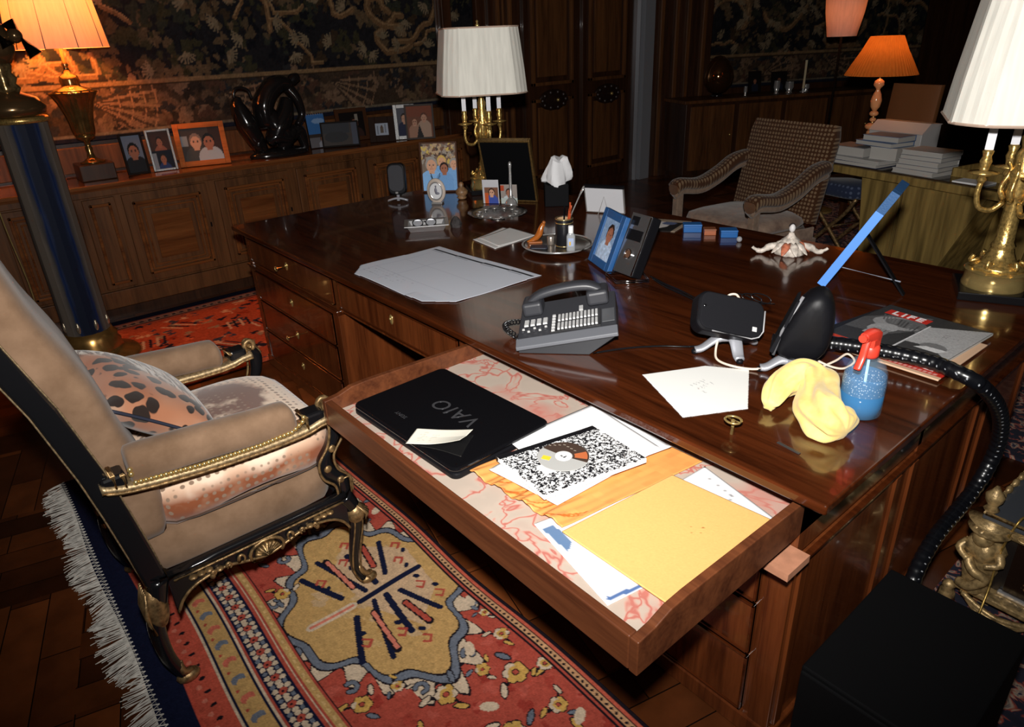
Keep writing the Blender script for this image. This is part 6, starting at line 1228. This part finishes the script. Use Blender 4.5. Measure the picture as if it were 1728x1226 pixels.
# stool and other things round the table
ST = thing('cross_stool', 'gilt cross-legged stool with a navy cushion beside the patterned armchair', 'stool', (-2.27, 5.12, .012), R(-15))
for y in (-.17, .17):
    for s in (-1, 1): MB().tube(spline([(s*.2, y, .014), (s*.1, y, .12), (0, y, .22), (-s*.12, y, .34), (-s*.2, y, .46)], 4), .014, 8).build('leg', M_gold2, ST, smooth=True)
MB().tube([(0, -.17, .22), (0, .17, .22)], .012, 8).build('stretcher', M_gold2, ST, smooth=True)
MB().loft([sup((0, 0, z), (1, 0, 0), (0, 1, 0), .22*e, .21*e, 28, 6) for z, e in ((.455, .95), (.47, 1), (.53, 1), (.55, .93))]).build('cushion', dotted('navy_damask', (.02, .028, .06), (.08, .10, .16), 30, .3), ST, smooth=True)
tag(MB().box(-.12, .12, -.07, .07, 0, .36, taper=.98).build('carton', P_('bag_white', (.36, .36, .37)), None, bevel=.003), 'plain whitish carton standing under the left end of the console table', 'carton').matrix_world = Matrix.Translation((-1.90, 5.13, .0125)) @ Matrix.Rotation(R(-15), 4, 'Z')
PF = thing('footstool', 'round footstool in a rust scale patterned cloth behind the right end of the desk', 'footstool', (-1.42, 5.52, .012))
MB().loft([sup((0, 0, z), (1, 0, 0), (0, 1, 0), .2*e, .2*e, 32, 2) for z, e in ((.03, .85), (.06, 1), (.2, 1), (.25, .9), (.27, .6))]).build('pad', dotted('rust_scales', (.17, .06, .03), (.26, .17, .12), 26, .33), PF, smooth=True)
for k in range(4): MB().lathe([(.018, 0), (.022, .03)], 10, (.12*cos(k*1.57), .12*sin(k*1.57), 0)).build('foot', W_dark, PF)
BC = thing('high_back_chair', 'high-backed brown leather chair behind the white box and books', 'chair', (-2.42, 6.0, .012), R(-15))
lt_ = plain('tan_leather', (.22, .085, .03), .45)
MB().loft([sup((0, .17+.06*t, .40+.72*t), (1, 0, 0), (0, 1, 0), .21, .035, 18, 5) for t in np.linspace(0, 1, 6)]).build('backrest', lt_, BC, smooth=True, ang=50); MB().loft([sup((0, -.02, z), (1, 0, 0), (0, 1, 0), .22*e, .22*e, 24, 5) for z, e in ((.36, .96), (.38, 1), (.44, 1), (.46, .92))]).build('seat', lt_, BC, smooth=True)
for x in (-.18, .18):
    for y in (-.18, .16): MB().box(x-.02, x+.02, y-.02, y+.02, 0, .37).build('leg', W_dark, BC)
# far sideboard
SBD = thing('sideboard', 'dark sideboard along the far wall below the dim tapestry', 'sideboard', (0, 0, 0)); SBD.matrix_world = FM @ Matrix.Translation((1.35, -.30, 0))
MB().box(-1.15, 1.25, -.25, .25, .08, .85).build('body', W_dark, SBD, bevel=.005); MB().box(-1.18, 1.28, -.27, .25, .85, .885).build('top', W_cab, SBD, bevel=.005); MB().box(-1.12, 1.22, -.22, .23, 0, .08).build('plinth', W_dark, SBD)
for k in range(4): d = MB().box(-1.10+.6*k, -.56+.6*k, -.262, -.25, .13, .82).build('door', W_cab, SBD, bevel=.004); MB().ell((-.60+.6*k, -.27, .5), .012, 10, 8).build('knob', M_brass, d, smooth=True)
def far(x, y, z=.8855): v = FM @ Vector((x, y, z)); return (v.x, v.y, v.z)
EG = thing('bronze_egg', 'large polished bronze egg on the left end of the far sideboard', 'sculpture', far(.72, -.28)); MB().lathe([(.06, 0), (.075, .01), (.05, .03)], 24).build('stand', M_black, EG, smooth=True); MB().lathe([(.03, .03), (.10, .06), (.155, .13), (.17, .20), (.155, .29), (.11, .37), (.05, .42), (0, .432)], 36).build('egg', plain('egg_bronze', (.22, .10, .04), .08, .9), EG, smooth=True)
for i, (x, y, r, h, lab) in enumerate(((1.02, -.38, .02, .10, 'small silver cup just right of the bronze egg on the far sideboard'), (1.42, -.38, .035, .14, 'silver beaker in the middle of the far sideboard'), (1.60, -.36, .05, .12, 'rounded silver jar right of the silver beaker on the far sideboard'), (1.84, -.34, .04, .08, 'low blue grey bowl right of the candle on the far sideboard'))):
    t = thing('silver_cup', lab, 'cup', far(x, y), 0, 'silver pieces on the far sideboard'); MB().lathe([(r*.7, 0), (r*.8, .004), (r*.5, .012), (r, h*.5), (r*.9, h*.95), (r*.95, h), (r*.8, h*.9), (r*.4, h*.3), (0, h*.28)], 20).build('bowl', M_silver, t, smooth=True)
CS = thing('candlestick', 'tall cream candle in a holder at the right of the far sideboard', 'candle', far(1.76, -.40)); MB().lathe([(.04, 0), (.04, .006), (.014, .014), (.014, .04)], 18).build('holder', M_silver, CS, smooth=True, ang=40); MB().tube([(0, 0, .03), (0, 0, .34)], .013, 12).build('candle', plain('cream_wax', (.6, .5, .32), .5), CS, smooth=True, ang=40)
for i, (x, w, h, lab) in enumerate(((1.18, .16, .24, 'dark frame standing left of the silver beaker on the far sideboard'), (1.48, .2, .22, 'wide dark frame standing behind the silver jar on the far sideboard'))):
    v = far(x, -.2); frame(lab, (v[0], v[1]), math.degrees(FA), 8, w, h, .02, DKF, ph(w, h, lambda c: person_on(c, w/2, h*.55, w*.2, SKD, HB, (40, 44, 60)), (30, 26, 26), .01), zt=.886)
# ============================================================ right end: tower, black sleeve, gilt cabinet
TW = thing('computer_tower', 'plain matt black box standing on the rug beside the right end of the desk', 'computer', (-.265, 1.26, .0122))
M_tw = plain('matt_black', (.0022, .0022, .0026), .8, spec=.12)
MB().box(-.14, .14, -.205, .205, .012, .408).build('case', M_tw, TW, bevel=.004); MB().box(-.138, .138, -.212, -.203, .02, .4).build('front_panel', M_tw, TW, bevel=.004)
for x in (-.1, .1):
    for y in (-.16, .16): MB().lathe([(.015, 0), (.015, .014)], 12, (x, y, 0)).build('foot', M_bplas, TW)
# black cable sleeve with white dots
hp = spline([(-.88, 1.665, .80), (-.80, 1.69, .815), (-.72, 1.725, .8205), (-.62, 1.765, .8185), (-.52, 1.785, .816), (-.45, 1.775, .812), (-.405, 1.80, .785), (-.383, 1.90, .70), (-.378, 1.985, .60), (-.382, 2.015, .50), (-.39, 1.965, .415), (-.398, 1.86, .375), (-.402, 1.74, .35), (-.395, 1.63, .30), (-.375, 1.56, .22), (-.36, 1.53, .14)], 10)
k = len(hp); dist = np.concatenate([[0], np.cumsum([(hp[i+1]-hp[i]).length for i in range(k-1)])]); LH = dist[-1]; HP = np.array(hp)
TAN_ = np.gradient(HP, axis=0); TAN_ /= np.linalg.norm(TAN_, axis=1)[:, None]
A_ = np.zeros_like(HP); a = np.array([0, 0, 1.])
for i in range(k): a = a-TAN_[i]*(a@TAN_[i]); a /= np.linalg.norm(a); A_[i] = a
B_ = np.cross(TAN_, A_); HR = .019
c = Cv(LH, 2*pi*HR, .0022, (13, 14, 18)); tw = 0
for i, s in enumerate(np.arange(.02, LH, .0215)):
    c.line([(s, .030+.006*sin(i*.21)), (s+.0004, .032+.006*sin(i*.21))], .0021, (196, 200, 206)); 
    c.rect(s+.009, 0, s+.0105, 1, (5, 5, 7))
def hf(X, Y):
    P_3 = np.stack([np.interp(X, dist, HP[:, j]) for j in range(3)], 1); a_ = np.stack([np.interp(X, dist, A_[:, j]) for j in range(3)], 1); b_ = np.stack([np.interp(X, dist, B_[:, j]) for j in range(3)], 1)
    t = Y/HR; r = HR*(1+.03*np.cos(X/.0215*2*pi)); return P_3+a_*(r*np.cos(t))[:, None]+b_*(r*np.sin(t))[:, None]
tag(c.mesh('cable_sleeve', attrmat('black_sleeve', .28, .5), None, hf, 0, True), 'thick black cable sleeve with white dots crossing the magazine and dropping off the desk', 'cable')
# gilt cabinet
GC = thing('gilt_cabinet', 'low ornate gilt cabinet with carved corner figure and dark lacquer panel at the lower right', 'cabinet', (-.35, 1.968, .0122), R(-2))
M_gc = gold('carved_gilt', (.50, .34, .15), .42, .7, 55, .3, .5)
H_ = .33; MB().box(.03, .95, .03, .75, .075, H_-.03).build('body', plain('black_ground', (.012, .009, .008), .35), GC)
lac, nt, b = newmat('lacquer_gold_motifs'); v = N(nt, 'ShaderNodeTexVoronoi', Scale=13.0); nt.links.new(coords(nt), v.inputs[0]); n = N(nt, 'ShaderNodeTexNoise', Scale=60.0); nt.links.new(coords(nt), n.inputs[0])
ad = N(nt, 'ShaderNodeMath', operation='MULTIPLY_ADD'); ad.inputs[1].default_value = .6; nt.links.new(n.outputs[0], ad.inputs[0]); nt.links.new(v.outputs['Distance'], ad.inputs[2]); nt.links.new(ramp(nt, ad.outputs[0], [(.40, (.16, .085, .03)), (.44, (.012, .006, .004))]), b.inputs['Base Color']); b.inputs['Roughness'].default_value = .15
MB().box(.085, .95, .024, .03, .095, H_-.055).build('lacquer_panel', lac, GC)
m = MB()
for r in (.075, .07): m.tube([(.24+r*1.2*cos(a), .022, .185+r*sin(a)) for a in np.linspace(0, 6.283, 41)[:-1]], .0022, 5, True)
for q in range(9): m.tube([(.24+.05*cos(q*2.4), .022, .185+.045*sin(q*2.4)), (.24+.05*cos(q*2.4+1.9), .022, .185+.045*sin(q*2.4+1.9))], .0016, 4)
m.build('medallion_inlay', gold('inlay_gilt', (.32, .2, .07), .35, 0), GC)
MB().box(.075, .95, .016, .03, .083, .095).build('bright_moulding', M_silver, GC, bevel=.003)
MB().box(.03, .95, .0, .04, H_-.05, H_-.012).build('cornice', M_gc, GC, bevel=.006)
for i in range(16): MB().tube([(.10+.052*i+.015*cos(a), -.003, H_-.031+.009*sin(a)) for a in np.linspace(0, 6.28, 11)[:-1]], .0028, 5, True).build('cornice_ring', M_gc, GC, smooth=True)
MB().box(-.005, .95, -.01, .76, H_-.012, H_).build('top', plain('smoky_top', (.05, .055, .065), .08), GC, bevel=.003)
MB().tube([(.0, -.004, H_+.004), (.95, -.004, H_+.004)], .006, 8).build('top_rim', M_gc, GC, smooth=True); MB().tube([(.0, -.004, H_+.004), (.0, .75, H_+.004)], .006, 8).build('top_rim', M_gc, GC, smooth=True)
# carved corner figure: plinth, drapery, arms, head
fg = MB(); fg.lathe([(.035, .075), (.04, .085), (.03, .10), (.036, .13), (.042, .16), (.034, .185), (.045, .205), (.05, .23), (.04, .25), (.024, .265)], 20, (.02, .005, 0), lobes=5, amp=.1); fg.build('corner_figure', M_gc, GC, smooth=True)
MB().ell((.016, -.022, .268), (.027, .027, .03), 14, 10).build('figure_head', M_gc, GC, smooth=True)
for k in range(7): a = k*.9; MB().ell((.016+.022*cos(a), -.018+.018*sin(a), .285+.008*sin(a*2)), .013, 8, 6).build('figure_curl', M_gc, GC, smooth=True)
for s in (-1, 1): MB().tube(spline([(.02+s*.035, -.01, .235), (.02+s*.05, -.03, .21), (.02+s*.02, -.045, .195)], 4), [.013]*5+[.010]*4, 8).build('figure_arm', M_gc, GC, smooth=True)
MB().tube(spline([(-.01, -.03, .20), (.02, -.05, .17), (.05, -.04, .15), (.02, -.045, .11), (-.01, -.03, .10)], 5), .014, 8).build('figure_drapery', M_gc, GC, smooth=True)
MB().lathe([(.05, H_-.05), (.056, H_-.04), (.045, H_-.03), (.06, H_-.012)], 18, (.02, .005, 0)).build('figure_capital', M_gc, GC, smooth=True)
MB().box(-.02, .95, -.02, .06, .062, .083).build('base_rail', M_gc, GC, bevel=.006)
for i in range(5):                                            # carved swags along the foot
    for j in range(3): MB().tube(spline([(.0+.19*i, -.02+.004*j, .062), (.05+.19*i, -.022, .040-.009*j), (.095+.19*i, -.022, .030-.011*j+.0), (.14+.19*i, -.022, .040-.009*j), (.19+.19*i, -.02+.004*j, .062)], 5), .0085, 6).build('swag', M_gc, GC, smooth=True)
for x in (-.035,): MB().lathe([(.006, .068), (.014, .06), (.018, .052), (.014, .046), (.02, .03), (.024, .002), (0, .001)], 16, (x, -.005, 0), lobes=8, amp=.1).build('tassel', M_gc, GC, smooth=True)
for x, y in ((.0, .0), (.0, .55)):
    t = MB().lathe([(.014, H_), (.02, H_+.01), (.012, H_+.022), (.022, H_+.04), (.024, H_+.055), (.012, H_+.07), (.004, H_+.085)], 16, (x+.004, y+.02, 0)).build('finial', M_gc, GC, smooth=True)
for q in range(9): MB().ell((.004, .10+.05*q, H_+.012), (.009, .02, .012), 8, 6).build('gallery_bead', M_gc, GC, smooth=True)
for x in (.04, .9):
    for y in (.07, .7): MB().box(x-.02, x+.02, y-.02, y+.02, 0, .08).build('foot', M_gc, GC)
tag(MB().tube(spline([(-.27, 2.24, .43), (-.265, 2.05, .365), (-.275, 1.96, .36), (-.29, 1.955, .25), (-.285, 1.92, .12), (-.28, 1.80, .03), (-.30, 1.70, .018)], 6), .0032, 6).build('lamp_cord', gold('cord_gold', (.55, .36, .1), .4, 0), None, smooth=True), 'thin gold cord hanging over the front of the gilt cabinet', 'cord')
